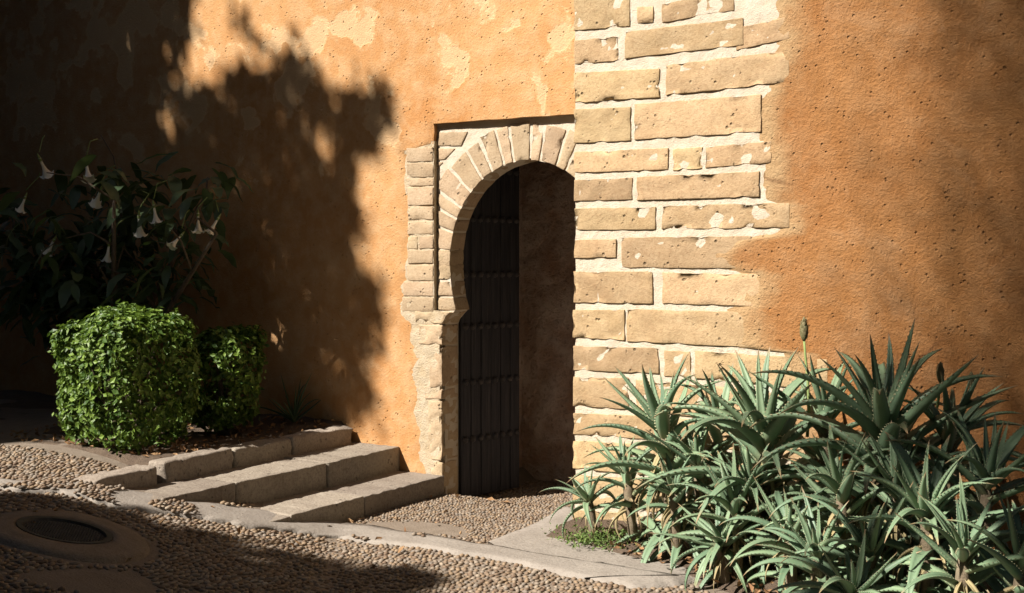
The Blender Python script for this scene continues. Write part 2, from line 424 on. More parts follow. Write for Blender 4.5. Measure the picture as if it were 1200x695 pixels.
# concrete band that edges the steps and the pebble patch, and the slab by the aloes
up_px = [(-120, 556), (-40, 560), (22, 566), (70, 567), (110, 570), (190, 582), (250, 591), (300, 600), (340, 604), (396, 612), (470, 624), (556, 638), (600, 645), (690, 660), (800, 678)]
lo_px = [(-120, 570), (-40, 572), (22, 578), (70, 580), (95, 586), (130, 596), (190, 603), (250, 612), (300, 620), (340, 625), (396, 632), (470, 640), (540, 650), (600, 660), (690, 680), (800, 702)]
UP = [on_ground(*p) for p in up_px]; LO = [on_ground(*p) for p in lo_px]
def poly_in(poly, x, y):
    c = False; j = len(poly) - 1
    for i in range(len(poly)):
        xi, yi = poly[i]; xj, yj = poly[j]
        if (yi > y) != (yj > y) and x < (xj - xi) * (y - yi) / (yj - yi) + xi: c = not c
        j = i
    return c
def strip_sheet(name, A, B, lift, along, across, jit, seed, label, m=M_CON, drop=0.06):
    V, F = [], []
    S = np.linspace(0, len(A) - 1, along)
    ring_poly_a, ring_poly_b = [], []
    for s in S:
        i = min(int(s), len(A) - 2); f = s - i
        a = Vector(A[i]).lerp(Vector(A[i + 1]), f); b = Vector(B[i]).lerp(Vector(B[i + 1]), f)
        d = (b - a)
        a = a + d.normalized() * jit * (nz(a.x, a.y, 0, 5, seed) + 0.6 * nz(a.x, a.y, 0, 17, seed))
        b = b + d.normalized() * jit * 1.6 * (nz(b.x, b.y, 0, 4, seed + 9) + 0.8 * nz(b.x, b.y, 0, 13, seed))
        ring_poly_a.append((a.x, a.y)); ring_poly_b.append((b.x, b.y))
        for k in range(across + 1):
            p = a.lerp(b, k / across)
            e = min(k, across - k); zz = ground_z(p.x, p.y) + (lift if e else lift * 0.75) + 0.004 * nz(p.x, p.y, 0, 7, seed)
            V.append((p.x, p.y, zz))
    n = across + 1
    for i in range(along - 1):
        for k in range(across):
            F.append((i * n + k, (i + 1) * n + k, (i + 1) * n + k + 1, i * n + k + 1))
    o = len(V)
    for i in range(along):
        for k in (0, across):
            x, y, z = V[i * n + k]; V.append((x, y, z - drop))
    for i in range(along - 1):
        F.append((i * n, o + 2 * i, o + 2 * i + 2, (i + 1) * n))
        F.append((i * n + across, (i + 1) * n + across, o + 2 * i + 3, o + 2 * i + 1))
    ob = link(name, make_mesh(name, V, F, m, True), None, 'structure'); ob['label'] = label
    return ring_poly_a + ring_poly_b[::-1]
band_poly = strip_sheet('concrete_path', UP, LO, 0.022, 160, 6, 0.035, 2.0, 'worn pale concrete band running along the foot of the steps')
sa = [on_ground(*p) for p in ((572, 637), (598, 627), (628, 615), (662, 596), (700, 588), (760, 590))]
sb = [on_ground(*p) for p in ((600, 655), (640, 666), (690, 679), (740, 690), (795, 688), (850, 676))]
slab_poly = strip_sheet('concrete_pavement', sa, sb, 0.018, 60, 10, 0.02, 6.0, 'pale concrete slab between the doorway pebbles and the aloes')

# ------------------------------------------------------------------ doorway wall
def half_w(z):
    """Half width of the horseshoe opening at height z."""
    dz = z - ZC
    if dz >= 0: return 0.707 * math.sqrt(max(0.0, 1 - (dz / 0.76) ** 2)) if dz < 0.76 else 0.0
    if dz > -0.40: return 0.707 * math.sqrt(1 - (dz / 0.976) ** 2)
    if dz > -0.50:
        t = (-0.40 - dz) / 0.10
        return 0.645 + 0.105 * t ** 0.6
    return 0.75
XF = -5.715               # left edge of the sunk panel round the arch
ZT = 2.917                # its top
dwall = thing('doorway_wall', 'tall ochre plastered wall with a stone horseshoe doorway, half in tree shade', 'wall', (XC, YA + 0.1, 0))
# stone quoins: their left ends decide where the plaster stops
jamb_rows = [  # left px, y top px, y bottom px along the left edge of the frame
    (476, 173, 190), (476, 191, 208), (475, 209, 218.5), (477, 219.5, 241), (478, 242.5, 258), (477, 259.5, 275), (477, 277, 292),
    (477.5, 293, 309), (476, 310, 329), (472, 330, 347), (470.5, 348, 365)]
def plaster_edge(z):
    pts = []
    for lx, t, b in jamb_rows:
        pts.append((on_wall(lx, t, YA)[1], on_wall(lx, 200, YA)[0])); pts.append((on_wall(lx, b, YA)[1] + .002, on_wall(lx, 200, YA)[0]))
    low = [(0.0, -5.80), (0.17, -5.78), (0.25, -5.86), (0.45, -5.84), (0.62, -5.90), (0.75, -5.86), (0.9, -5.915), (1.05, -5.85), (1.2, -5.94), (1.32, -5.93)]
    pts = sorted(pts); pts = [p for p in low if p[0] < pts[0][0] - 0.02] + pts
    x = interp(pts, z)
    if z > pts[-1][0]: x = interp([(pts[-1][0], pts[-1][1]), (pts[-1][0] + .02, XF - .004), (ZT, XF)], z)
    return x
def yA(x, z):
    return YA + 0.010 * nz(x, 0, z, 0.8, 4) + 0.004 * nz(x, 0, z, 4, 8)
rows = []
far = list(np.linspace(-16, -9.2, 30)); near = np.linspace(0, 1, 70)
for z in list(np.arange(-0.3, ZT - 0.001, 0.045)) + list(np.arange(ZT, 7.0, 0.06)):
    e = plaster_edge(z) + 0.012 * nz(0, 0, z, 9, 2) + 0.008 * nz(0, 0, z, 31, 2)
    if z >= ZT: e = XF
    rows.append((z, far + [-9.2 + 0.1 + (e + 9.1) * t for t in near]))
def yA_edge(x, z):
    if z >= ZT: return yA(x, z)
    return yA(x, z) + 0.012 * sstep((x - plaster_edge(z) + 0.07) / 0.08)
part('plaster', *sheet_rows(rows, yA_edge, 0.05), M_PLA, dwall, smooth=True)
rows = []
for z in [ZT + 0.0005] + list(np.arange(ZT + 0.04, 7.0, 0.06)):
    rows.append((z, list(np.linspace(XF, -3.2, 56))))
def yA2(x, z): return yA(x, z)
V, F = sheet_rows(rows, yA2, 0.06)
V = [(x, y, z + (0.004 * nz(x, 0, z, 7, 1) + 0.003 * nz(x, 0, z, 23, 1) if abs(z - ZT) < .01 and x > XF + 0.02 else 0)) for x, y, z in V]
part('plaster', V, F, M_PLA, dwall, smooth=True)
box_part('wall_core', -16, -5.9, 8.045, 8.6, -0.5, 6.9, M_MOR, dwall)
box_part('wall_core', -5.9, -3.2, 8.24, 8.6, 2.98, 6.9, M_MOR, dwall)
# mortar bed with the arch cut through
def mortar_bed():
    V, F = [], []
    zs = [z for z in np.arange(-0.2, 3.0, 0.03)]
    y0, y1 = YA + 0.0565, YA + 0.24
    cols = 7
    for side in (-1, 1):
        o = len(V)
        for z in zs:
            hw = half_w(z) + 0.006
            xo = -5.99 if side < 0 else -3.55
            xi = XC + side * hw if hw > 0.007 else XC
            for k in range(cols):
                x = xo + (xi - xo) * k / (cols - 1)
                V.append((x, y0 + 0.004 * nz(x, 0, z, 11, 5), z))
            V.append((xi, y1, z))
        n = cols + 1
        for i in range(len(zs) - 1):
            for k in range(n - 1):
                q = (o + i * n + k, o + i * n + k + 1, o + (i + 1) * n + k + 1, o + (i + 1) * n + k)
                F.append(q if side < 0 else q[::-1])
    return V, F
part('mortar_bed', *mortar_bed(), M_MOR, dwall, smooth=False)
# flush mortar round the quoins left of the sunk panel, and down the jamb
def mortar_strip():
    rows = []
    for z in np.arange(-0.1, ZT - 0.12, 0.02):
        right = XF if z > 1.44 else XC - half_w(z) - 0.03 + 0.012 * nz(0, 0, z, 15, 4)
        left = plaster_edge(z) - 0.08
        rows.append((z, [left + (right - left) * t for t in np.linspace(0, 1, 16)]))
    return sheet_rows(rows, lambda x, z: YA + 0.010 + 0.006 * nz(x, 0, z, 12, 6) + 0.004 * nz(x, 0, z, 40, 6), 0.037)
part('mortar_bed', *mortar_strip(), M_MORF, dwall, smooth=True)

for i, (lx, t, b) in enumerate(jamb_rows):
    rx = 504.5
    xl, zt = on_wall(lx, t, YA); _, zb = on_wall(lx, b, YA)
    xr, zt2 = on_wall(rx, t - (0.5 if i < 8 else -0.3), YA); _, zb2 = on_wall(rx, b - (0.5 if i < 8 else -0.3), YA)
    xr = XF - 0.004
    if i == 6:
        xm = xl + 0.42 * (xr - xl)
        quad_block('stone_block', [(xl, zb), (xm - .006, zb2), (xm - .006, zt2), (xl, zt)], YA + 0.003, 0.05, M_FRM, dwall, 0.008, 0.004, seg=.04)
        quad_block('stone_block', [(xm + .008, zb), (xr, zb2), (xr, zt2), (xm + .008, zt)], YA + 0.001, 0.05, M_FRM, dwall, 0.008, 0.004, seg=.04)
    else:
        quad_block('stone_block', [(xl, zb), (xr, zb2), (xr, zt2), (xl, zt)], YA + 0.002 + random.uniform(-.003, .003), 0.05, M_FRM, dwall, 0.008, 0.004, seg=.04)
# blocks between the panel edge and the opening, below the voussoirs
YP = YA + 0.046           # face of the sunk panel
def panel_block(z0, z1, yf=YP, xl=XF + 0.006, depth=0.2, name='stone_block', side=-1, m=M_FRM):
    def f(a, b, c):
        z = z0 + c
        xr = XC - half_w(z) if side < 0 else None
        x = xl + (xr - xl) * a / W
        return (x, yf + b, z)
    W = max(0.08, XC - half_w((z0 + z1) / 2) - xl); H = z1 - z0
    V, F = rough_box((W, depth, H), f, 0.05, 0.008, 0.005, seed=random.uniform(0, 50), segs=[3, 4, max(3, int(H / .03))], edge=0.012)
    return part(name, V, F, m, dwall, smooth=True)
for t, b in ((292.5, 308), (309, 328), (329, 347), (348, 364)):
    zt = on_wall(515, t, YP)[1]; zb = on_wall(515, b, YP)[1]
    panel_block(zb + .004, zt - .004)
# impost and the moulded corbel under it, then the jamb stones
def jamb_block(z0, z1, xl, seed, yf=YA + 0.002, amp=0.006):
    def f(a, b, c):
        z = z0 + c; xr = XC - half_w(z)
        return (xl + (xr - xl) * a / W, yf + b, z)
    W = XC - half_w((z0 + z1) / 2) - xl; H = z1 - z0
    V, F = rough_box((W, 0.23, H), f, 0.04, 0.012, amp, seed=seed, segs=[max(3, int(W / .03)), 5, max(3, int(H / .03))], edge=0.022)
    return part('stone_block', V, F, M_FRM, dwall, smooth=True)
jamb_block(1.335, 1.432, -5.90, 3)
jamb_block(1.165, 1.325, -5.865, 11)
jamb_block(0.83, 1.155, -5.755, 23)
jamb_block(0.735, 0.82, -5.80, 31)
jamb_block(0.255, 0.725, -5.77, 41)
jamb_block(-0.12, 0.245, -5.74, 53)
# voussoirs
def arch_pt(ph, r):
    """ph in degrees, 180 = left springing; r = distance out from the intrados."""
    c, s = math.cos(R(ph)), math.sin(R(ph))
    return XC + (0.707 + r) * c, ZC + (0.76 + r) * s
ph = 184.0; joints = [ph]
while ph > -6:
    ph -= random.choice((7.2, 8.4, 9.4, 10.6, 11.6)); joints.append(ph)
for a0, a1 in zip(joints, joints[1:]):
    ring = 0.285 + 0.02 * random.uniform(-1, 1)
    if a0 < 5: continue
    def f(a, b, c, a0=a0, a1=a1, ring=ring):
        g = 0.75
        p = (a0 - g) + ((a1 + g) - (a0 - g)) * a / W
        x, z = arch_pt(p, c)
        x = max(x, XF + 0.006 + (0.0)) if True else x
        z = min(z, ZT - 0.012)
        return (x, YP + b, z)
    W = 0.85 * R(a0 - a1)
    V, F = rough_box((W, 0.195, ring), f, 0.04, 0.006, 0.004, seed=random.uniform(0, 60), segs=[3, 3, 7], edge=0.010)
    part('voussoir', V, F, M_FRM, dwall, smooth=True)
# spandrel stones at the top left corner of the panel
for q in (((510, 171), (540, 171), (548, 154), (510, 155)), ((510, 188), (521, 187), (533, 174), (510, 173.5)), ((510, 199), (513, 196), (519, 190), (510, 190))):
    c = [on_wall(x, y, YP) for x, y in q]
    quad_block('stone_block', c, YP + 0.002, 0.03, M_FRM, dwall, 0.006, 0.003, seg=.03)
q = [on_wall(x, y, YP) for x, y in ((655, 150), (690, 165), (690, 140), (655, 141.5))]

# ------------------------------------------------------------------ passage behind the doorway and its door
pas = thing('passage_wall', 'dark rough rubble wall of the passage seen through the open doorway', 'wall', (-4.6, 9.4, -0.1))
def rubble(x0, x1, y0, y1, z0, z1, nrm):
    V, F = [], []
    nu = max(2, int(max(x1 - x0, y1 - y0) / 0.06)); nv = int((z1 - z0) / 0.06)
    for j in range(nv + 1):
        for i in range(nu + 1):
            x = x0 + (x1 - x0) * i / nu; y = y0 + (y1 - y0) * i / nu; z = z0 + (z1 - z0) * j / nv
            d = 0.03 * nz(x, y, z, 3, 2) + 0.018 * nz(x, y, z, 8, 5)
            V.append((x + nrm[0] * d, y + nrm[1] * d, z))
    for j in range(nv):
        for i in range(nu):
            F.append((j * (nu + 1) + i, j * (nu + 1) + i + 1, (j + 1) * (nu + 1) + i + 1, (j + 1) * (nu + 1) + i))
    return V, F
part('rubble_face', *rubble(-5.9, -2.4, 9.35, 9.35, -0.3, 3.0, (0, -1)), M_PASS, pas)
part('rubble_face', *rubble(-5.74, -5.74, 8.2, 9.4, -0.3, 3.0, (1, 0)), M_PASS, pas)
box_part('wall_core', -6.1, -2.2, 9.42, 9.8, -0.5, 3.3, M_PASS, pas)
box_part('wall_core', -6.1, -5.80, 8.61, 9.41, -0.5, 3.3, M_PASS, pas)
box_part('wall_core', -2.4, -2.2, 8.2, 9.41, -0.5, 3.3, M_PASS, pas)
box_part('ceiling', -6.1, -2.2, 8.61, 9.41, 3.02, 3.3, M_PASS, pas)

HX, HY = -5.60, 8.20
EX, EY = -5.455, 8.86
door = thing('wooden_door', 'dark weathered plank door leaf with rows of iron studs, swung inward', 'door', (HX, HY, -0.08))
du = Vector((EX - HX, EY - HY, 0)); DL = du.length; du.normalize(); dn = Vector((du.y, -du.x, 0))
npl = 6; stud_me = None
for i in range(npl):
    a0, a1 = DL * i / npl, DL * (i + 1) / npl
    def f(a, b, c, a0=a0):
        p = Vector((HX, HY, -0.075)) + du * (a0 + 0.002 + a) + dn * (b - 0.05)
        return (p.x, p.y, p.z + c)
    V, F = rough_box((a1 - a0 - 0.005, 0.045 + random.uniform(-.003, .003), 2.80), f, 0.3, 0.006, 0.002, seed=i * 3.3, segs=[2, 1, 12])
    part('plank', V, F, M_WOOD, door, smooth=True)
sv, sf = [], []
for r_, h_ in ((0.030, 0.0), (0.026, 0.013), (0.015, 0.023)):
    for k in range(8): sv.append((r_ * math.cos(k * math.pi / 4), h_, r_ * math.sin(k * math.pi / 4)))
sv.append((0, 0.027, 0))
for l in (0, 1):
    for k in range(8): sf.append((l * 8 + k, l * 8 + (k + 1) % 8, l * 8 + 8 + (k + 1) % 8, l * 8 + 8 + k))
for k in range(8): sf.append((16 + k, 16 + (k + 1) % 8, 24))
stud_me = make_mesh('stud', sv, sf, M_IRON, True)
for z in (0.42, 0.88, 1.33, 1.75, 2.2, 2.6):
    for k in range(8):
        p = Vector((HX, HY, 0)) + du * (DL * (k + 0.5) / 8) - dn * 0.004 + dn * 0.0
        o = link('stud', stud_me, door)
        o.location = Vector((p.x, p.y, z - 0.03)) - door.location
        o.rotation_euler = (0, 0, math.atan2(dn.y, dn.x) - math.pi / 2)
for z in (0.42, 2.2):
    def f(a, b, c, z=z):
        p = Vector((HX, HY, z + c)) + du * (0.01 + a) + dn * (b - 0.075); return tuple(p)
    V, F = rough_box((DL - 0.02, 0.022, 0.1), f, 0.2, 0.004, 0.001)
    part('ledge', V, F, M_WOOD, door)

# ------------------------------------------------------------------ pier wall on the right
pier = thing('pier_wall', 'projecting wall with sunlit ashlar corner blocks and bare orange plaster beyond', 'wall', (-2.5, 7.9, 0))
def yB(x, z):
    s = max(0.0, x + 2.9)  # curve added so the wall shades off darker to the right
    return YB + 0.038 * s * s + 0.010 * nz(x, 0, z, 0.9, 14) + 0.004 * nz(x, 0, z, 4, 18)
pier_rows = [  # px: left, top-left, bottom-left, right, top-right, bottom-right
    (672, -14, 36, 738, -22, 31), (746, 8, 28, 766, 6, 27), (775, 4, 27, 840, 0, 23),
    (672.5, 47, 76, 725, 42, 71), (732, 37, 69, 851, 31, 62), (862, 33, 59, 905, 29, 55),
    (672.5, 85, 121, 773, 80, 114), (780, 76, 112, 905, 67, 104),
    (672.5, 128, 168, 739, 125, 165), (743, 122, 164, 872, 117, 160),
    (672.5, 178, 203, 783, 173, 199), (788, 174, 200, 823, 172, 198), (826, 172, 197, 884, 170, 195),
    (672.5, 211, 236, 741, 208, 234), (746, 207, 235, 870, 204, 233),
    (672.5, 244, 270, 768, 242, 269), (775, 241, 269, 905, 239, 268),
    (672.5, 281, 303, 722, 280, 302), (728, 278, 314, 860, 277, 314),
    (671.5, 318, 355, 765, 318, 356), (776, 319, 356, 890, 320, 357),
    (671, 363, 396, 732, 363, 399), (734, 362, 400, 880, 363, 404),
    (671.5, 405, 434, 772, 408, 438), (778, 411, 441, 809, 411, 443), (814, 411, 443, 950, 416, 452),
    (671.5, 441, 476, 737, 443, 480), (745, 445, 481, 880, 451, 490), (886, 458, 492, 950, 461, 497),
    (671.5, 484, 509, 780, 488, 517), (788, 489, 518, 930, 497, 531),
    (671, 516, 549, 740, 520, 556), (747, 521, 557, 880, 533, 573),
    (671, 556, 590, 800, 563, 604), (806, 565, 605, 930, 578, 622),
    (671, 597, 640, 740, 602, 650), (746, 604, 651, 900, 622, 670)]
for k, (lx, tl, bl, rx, tr, br) in enumerate(pier_rows):
    c = [on_wall(lx, bl, YB), on_wall(rx, br, YB), on_wall(rx, tr, YB), on_wall(lx, tl, YB)]
    if rx > 838:
        c[1] = on_wall(rx + 20, br + 0.05 * (br - 290) * .8, YB); c[2] = on_wall(rx + 20, tr + 0.05 * (tr - 290) * .8, YB)
    deep = 0.34 if lx < 673.5 else 0.09
    quad_block('stone_block', c, YB + random.uniform(-0.005, 0.0), deep, M_ASH, pier, 0.006, 0.0022, seg=.035, edge=0.013)
# higher courses, above the picture
zc = on_wall(672, -18, YB)[1]
for r_ in range(11):
    h_ = random.uniform(0.2, 0.26); x = on_wall(672, 0, YB)[0]
    while x < -2.95:
        w_ = random.uniform(0.35, 0.75); x2 = min(x + w_, -2.85)
        if x2 - x > 0.1:
            quad_block('stone_block', [(x, zc), (x2, zc), (x2, zc + h_), (x, zc + h_)], YB, 0.09 if x > -4.1 else 0.34, M_ASH, pier, 0.014, 0.006, seg=.12)
        x = x2 + 0.035
    zc += h_ + 0.04
edge_px = [(700, 930), (470, 925), (452, 924), (449, 924), (412, 918), (409, 872), (404, 858), (362, 854), (358, 868), (320, 872), (316, 845), (300, 828), (282, 850), (276, 890), (268, 903), (240, 904), (236, 884),
           (204, 883), (198, 884), (172, 882), (166, 878), (120, 877), (108, 886), (75, 894), (60, 897), (20, 899), (-40, 900), (-300, 905)]
edge_pts = sorted([(on_wall(px, py, YB)[1], on_wall(px, py, YB)[0]) for py, px in edge_px])
# mortar: squeezed out round the stones, nearly flush
rows = []
xl0 = on_wall(673.5, 0, YB)[0]
for z in np.arange(-0.3, 6.9, 0.02):
    e = interp(edge_pts, z)
    rows.append((z, list(np.linspace(xl0 + 0.010 * nz(0, 0, z, 8, 7) + 0.006 * nz(0, 0, z, 25, 7), interp(edge_pts, z) + 0.22, 100))))
part('mortar_bed', *sheet_rows(rows, lambda x, z: YB + 0.0085 + 0.003 * nz(x, 0, z, 6, 21) + 0.003 * nz(x, 0, z, 17, 22) + 0.003 * nz(x, 0, z, 40, 23), 0.3), M_MOR, pier, smooth=True)
box_part('wall_core', -4.17, 3.0, YB + 0.32, 8.22, -0.5, 6.9, M_MOR, pier)
# plaster coat with a ragged left edge
rows = []
for z in np.arange(-0.3, 6.9, 0.022):
    e = interp(edge_pts, z) + 0.018 * nz(0, 0, z, 6, 12) + 0.010 * nz(0, 0, z, 22, 12)
    rows.append((z, [e + (0.25) * t for t in np.linspace(0, 1, 8)][:-1] + list(np.linspace(e + 0.25, 3.0, 46))))
def yBp(x, z):
    e = interp(edge_pts, z); t = sstep((x - e) / 0.16)
    return yB(x, z) + 0.007 * (1 - t) - 0.006 * t
V, F = sheet_rows(rows, yBp, 0.016)
part('plaster', V, F, M_PLB, pier, smooth=True, rnd=[1 - sstep((x - interp(edge_pts, z)) / 0.42) for x, y, z in V])

# ------------------------------------------------------------------ steps and kerb
def step_line(a, b):
    return Vector((a[0], a[1], 0)), Vector((b[0], b[1], 0))
def build_step(name, label, nos, z_top, z_bot, run, cuts, seeds, cat='step', piece='step_stone', rad=0.011):
    A, B = step_line(*nos)          # nosing: wall end, outer end
    along = (B - A); Ln = along.length; d = along / Ln
    back = Vector((-1, 0, 0)); 
    t = thing(name, label, cat, (A + B) / 2 + Vector((-.2, 0, z_bot)), 'stone steps')
    cuts = [0.0] + cuts + [1.0]
    for c0, c1 in zip(cuts, cuts[1:]):
        s0, s1 = Ln * c0 + 0.003, Ln * c1 - 0.003
        dz = random.uniform(-.006, .006); dx = random.uniform(-.008, .008)
        def f(a, b, c, s0=s0, dz=dz, dx=dx):
            p = A + d * (s0 + a) + back * (b + dx)
            return (p.x, p.y, z_bot + c + dz)
        V, F = rough_box((s1 - s0, run, z_top - z_bot), f, 0.06, rad, 0.0025, 7, seed=random.uniform(0, 40), segs=[max(4, int((s1 - s0) / .03)), 8, 6], edge=0.007)
        part(piece, V, F, M_STEP, t, smooth=True)
    return t
build_step('stone_step', 'lowest worn stone step, running from the doorway jamb to the concrete band', ((-5.60, 7.975), (-5.60, 5.75)), 0.145, -0.25, 0.55, [0.45, 0.80], 0)
build_step('stone_step', 'middle worn stone step between the lowest step and the bed kerb', ((-6.05, 7.975), (-6.03, 5.0)), 0.335, -0.2, 0.55, [0.30, 0.62], 0)
kerb = thing('stone_kerb', 'rounded stone kerb edging the planting bed above the steps', 'kerb', (-6.6, 6.8, 0.3))
def kerb_piece(a, b, z0, z1, w=0.17):
    A, B = Vector((*a, 0)), Vector((*b, 0)); L_ = (B - A).length; d = (B - A) / L_
    def f(p, q, r):
        v = A + d * p + Vector((-1, 0, 0)) * q
        return (v.x, v.y, z0 + r)
    V, F = rough_box((L_, w, z1 - z0), f, 0.05, 0.024, 0.006, 6, seed=random.uniform(0, 40), segs=[max(4, int(L_ / .05)), 5, 5], edge=0.02)
    part('kerb_stone', V, F, M_STEP, kerb, smooth=True)
kerb_piece((-6.50, 7.93), (-6.49, 7.20), 0.2, 0.475)
kerb_piece((-6.49, 7.185), (-6.47, 6.55), 0.2, 0.47)
kerb_piece((-6.47, 6.54), (-6.42, 5.84), 0.2, 0.478)
kerb_piece((-6.41, 5.78), (-6.37, 5.22), 0.2, 0.462, 0.2)

# planting bed
V, F = [], []
nx_, ny_ = 70, 26
for j in range(ny_ + 1):
    for i in range(nx_ + 1):
        x = -13.5 + (13.5 - 6.55) * i / nx_; y = 5.95 + (8.0 - 5.95) * j / ny_
        if x < -6.9: y = y + (0) 
        z = 0.452 + 0.03 * nz(x, y, 0, 1.6, 9) + 0.018 * nz(x, y, 0, 6, 9) + 0.05 * sstep((y - 7.1) / 0.8)
        if j == 0 or i == nx_: z = 0.40
        V.append((x, y, z))
for j in range(ny_):
    for i in range(nx_):
        F.append((j * (nx_ + 1) + i, j * (nx_ + 1) + i + 1, (j + 1) * (nx_ + 1) + i + 1, (j + 1) * (nx_ + 1) + i))
bed = link('planting_soil', make_mesh('planting_soil', V, F, M_SOIL, True), None, 'structure'); bed['label'] = 'dark soil of the raised planting bed behind the kerb'
# soil of the aloe bed at the foot of the pier wall
V, F = [], []
for j in range(15):
    for i in range(41):
        t = i / 40; x = -4.15 + t * 5.1
        y0 = 7.02 - 0.42 * sstep(t * 2.2) - 1.0 * t; y = y0 + (7.75 - y0) * j / 14
        z = ground_z(x, y) + (0.012 + 0.05 * sstep(j / 5) + 0.02 * nz(x, y, 0, 5, 2) if j else -0.02)
        V.append((x, y, z))
for j in range(14):
    for i in range(40): F.append((j * 41 + i, j * 41 + i + 1, (j + 1) * 41 + i + 1, (j + 1) * 41 + i))
ab = link('planting_soil', make_mesh('planting_soil', V, F, M_SOIL, True), None, 'structure'); ab['label'] = 'dry soil strip under the aloes at the foot of the pier wall'
def in_aloe_bed(x, y):
    t = (x + 4.15) / 5.1
    return 0 <= t and y > 7.02 - 0.42 * sstep(t * 2.2) - 1.0 * t - 0.02

# manhole cover
MX, MY = on_ground(76, 627)
mz = ground_z(MX, MY)
man = thing('manhole_cover', 'round dark iron cover in a concrete collar on the shaded pebbles', 'manhole cover', (MX, MY, mz))
def plane_z(x, y): # local slope under the cover
    e = 0.3
    gx = (ground_z(MX + e, MY) - ground_z(MX - e, MY)) / (2 * e); gy = (ground_z(MX, MY + e) - ground_z(MX, MY - e)) / (2 * e)
    return mz + gx * (x - MX) + gy * (y - MY)
def ringmesh(rs, zs, n=48, cap=False):
    V, F = [], []
    for r_, h_ in zip(rs, zs):
        for k in range(n):
            a = 2 * math.pi * k / n; x = MX + r_ * math.cos(a); y = MY + r_ * math.sin(a); V.append((x, y, plane_z(x, y) + h_))
    for i in range(len(rs) - 1):
        for k in range(n): F.append((i * n + k, i * n + (k + 1) % n, (i + 1) * n + (k + 1) % n, (i + 1) * n + k))
    if cap: F.append(tuple(k for k in range(n)))
    return V, F
V, F = ringmesh([0.245, 0.25, 0.30, 0.36, 0.43, 0.45], [-0.03, 0.028, 0.024, 0.02, 0.016, -0.03])
V = [(x, y, z if i < 96 else ground_z(x, y) + (0.030, 0.026, 0.022, -0.02)[i // 48 - 2]) for i, (x, y, z) in enumerate(V)]
part('collar', V, F, M_GRD, man, smooth=True)
part('frame', *ringmesh([0.215, 0.215, 0.244, 0.244], [0.0, 0.030, 0.032, -0.02]), M_COVER, man)
part('cover', *ringmesh([0.0001, 0.21, 0.213], [0.014, 0.014, -0.02], cap=True), M_COVER, man)
gv, gf = [], []
for i in range(-12, 13):
    for j in range(-12, 13):
        x, y = MX + i * 0.0195, MY + j * 0.0195
        if math.hypot(x - MX, y - MY) > 0.2: continue
        o = len(gv); s = 0.0055; z = plane_z(x, y) + 0.013
        for dx, dy, dz in ((-s, -s, 0), (s, -s, 0), (s, s, 0), (-s, s, 0), (-s * .6, -s * .6, .006), (s * .6, -s * .6, .006), (s * .6, s * .6, .006), (-s * .6, s * .6, .006)):
            gv.append((x + dx, y + dy, z + dz))
        for q in ((4, 5, 6, 7), (0, 1, 5, 4), (1, 2, 6, 5), (2, 3, 7, 6), (3, 0, 4, 7)): gf.append(tuple(o + a for a in q))
part('grip_bump', gv, gf, M_COVER, man, kind='stuff')

# ------------------------------------------------------------------ pebbles
import bmesh
bm = bmesh.new(); bmesh.ops.create_icosphere(bm, subdivisions=1, radius=1.0)
ICO_V = np.array([v.co[:] for v in bm.verts]); ICO_F = [[v.index for v in f.verts] for f in bm.faces]; bm.free()
bm = bmesh.new(); bmesh.ops.create_icosphere(bm, subdivisions=2, radius=1.0)
ICO2_V = np.array([v.co[:] for v in bm.verts]); ICO2_F = [[v.index for v in f.verts] for f in bm.faces]; bm.free()
def on_step(x, y):
    if y > 8.0: return False
    z1 = 0.145 if (x < -5.59 and x > -6.1) else -1
    z2 = 0.335 if (x < -6.03 and x > -6.6 and y > 5.0) else -1
    zt = max(z1 if y > 5.75 else -1, z2)
    if x < -6.38 and y > 5.80: return True
    if x < -6.34 and y > 5.22 and x > -6.62: return True
    return zt > ground_z(x, y) - 0.02
pebs = []
y = 2.6
row = 0
while y < 9.3:
    x = -9.5 + random.uniform(0, .05)
    while x < -2.2:
        fine = (x > -5.7 and y > 6.75)
        dx = random.uniform(0.030, 0.046) * (0.72 if fine else 1.0)
        x += dx
        ppx, ppy = to_pix(x, y, ground_z(x, y))
        if ppx < -40 or ppx > 1000 or ppy > 730: continue
        jx, jy = x + random.uniform(-.006, .006), y + random.uniform(-.01, .01) + 0.02 * nz(x, y, 0, 2, 4)
        if poly_in(band_poly, jx, jy) and not (nz(jx, jy, 0, 3.2, 40) > (0.30 if jx > -5.9 else -0.02)): continue
        if poly_in(slab_poly, jx, jy) or on_step(jx, jy) or in_aloe_bed(jx, jy): continue
        if math.hypot(jx - MX, jy - MY) < 0.49: continue
        if y > 7.9 and (x < -5.6 or x > -4.15): continue
        if x > -4.2 and y > YB: continue
        if nz(jx, jy, 0, 1.1, 60) > 0.66: continue
        lift = 0.028 if poly_in(band_poly, jx, jy) else 0.0
        pebs.append((jx, jy, ground_z(jx, jy) + lift, fine))
    y += (0.047 if y < 6.75 else 0.036)
    row += 1
def pebble_params(fine):
    k = 0.72 if fine else 1.0
    return (random.uniform(0.012, 0.020) * k, random.uniform(0.019, 0.032) * k, random.uniform(0.008, 0.015) * k, random.gauss(0.35, 0.45))
pebs.sort(key=lambda p: -p[0] * SN + p[1] * CS)
vis = [p for p in pebs if 20 < to_pix(*p[:3])[0] < 1180 and to_pix(*p[:3])[1] < 690]
nearest = set(id(p) for p in vis[:290])
peb_meshes = []
for k in range(14):
    a, b, c, _ = pebble_params(False)
    v = ICO2_V * np.array([a, b, c]); v = v * (1 + 0.10 * np.array([nz(*(p * 40), 1, k) for p in v]))[:, None]
    peb_meshes.append(make_mesh('pebble', v, ICO2_F, M_PEB, True, [random.random()] * len(v)))
pv, pf, pr = [], [], []
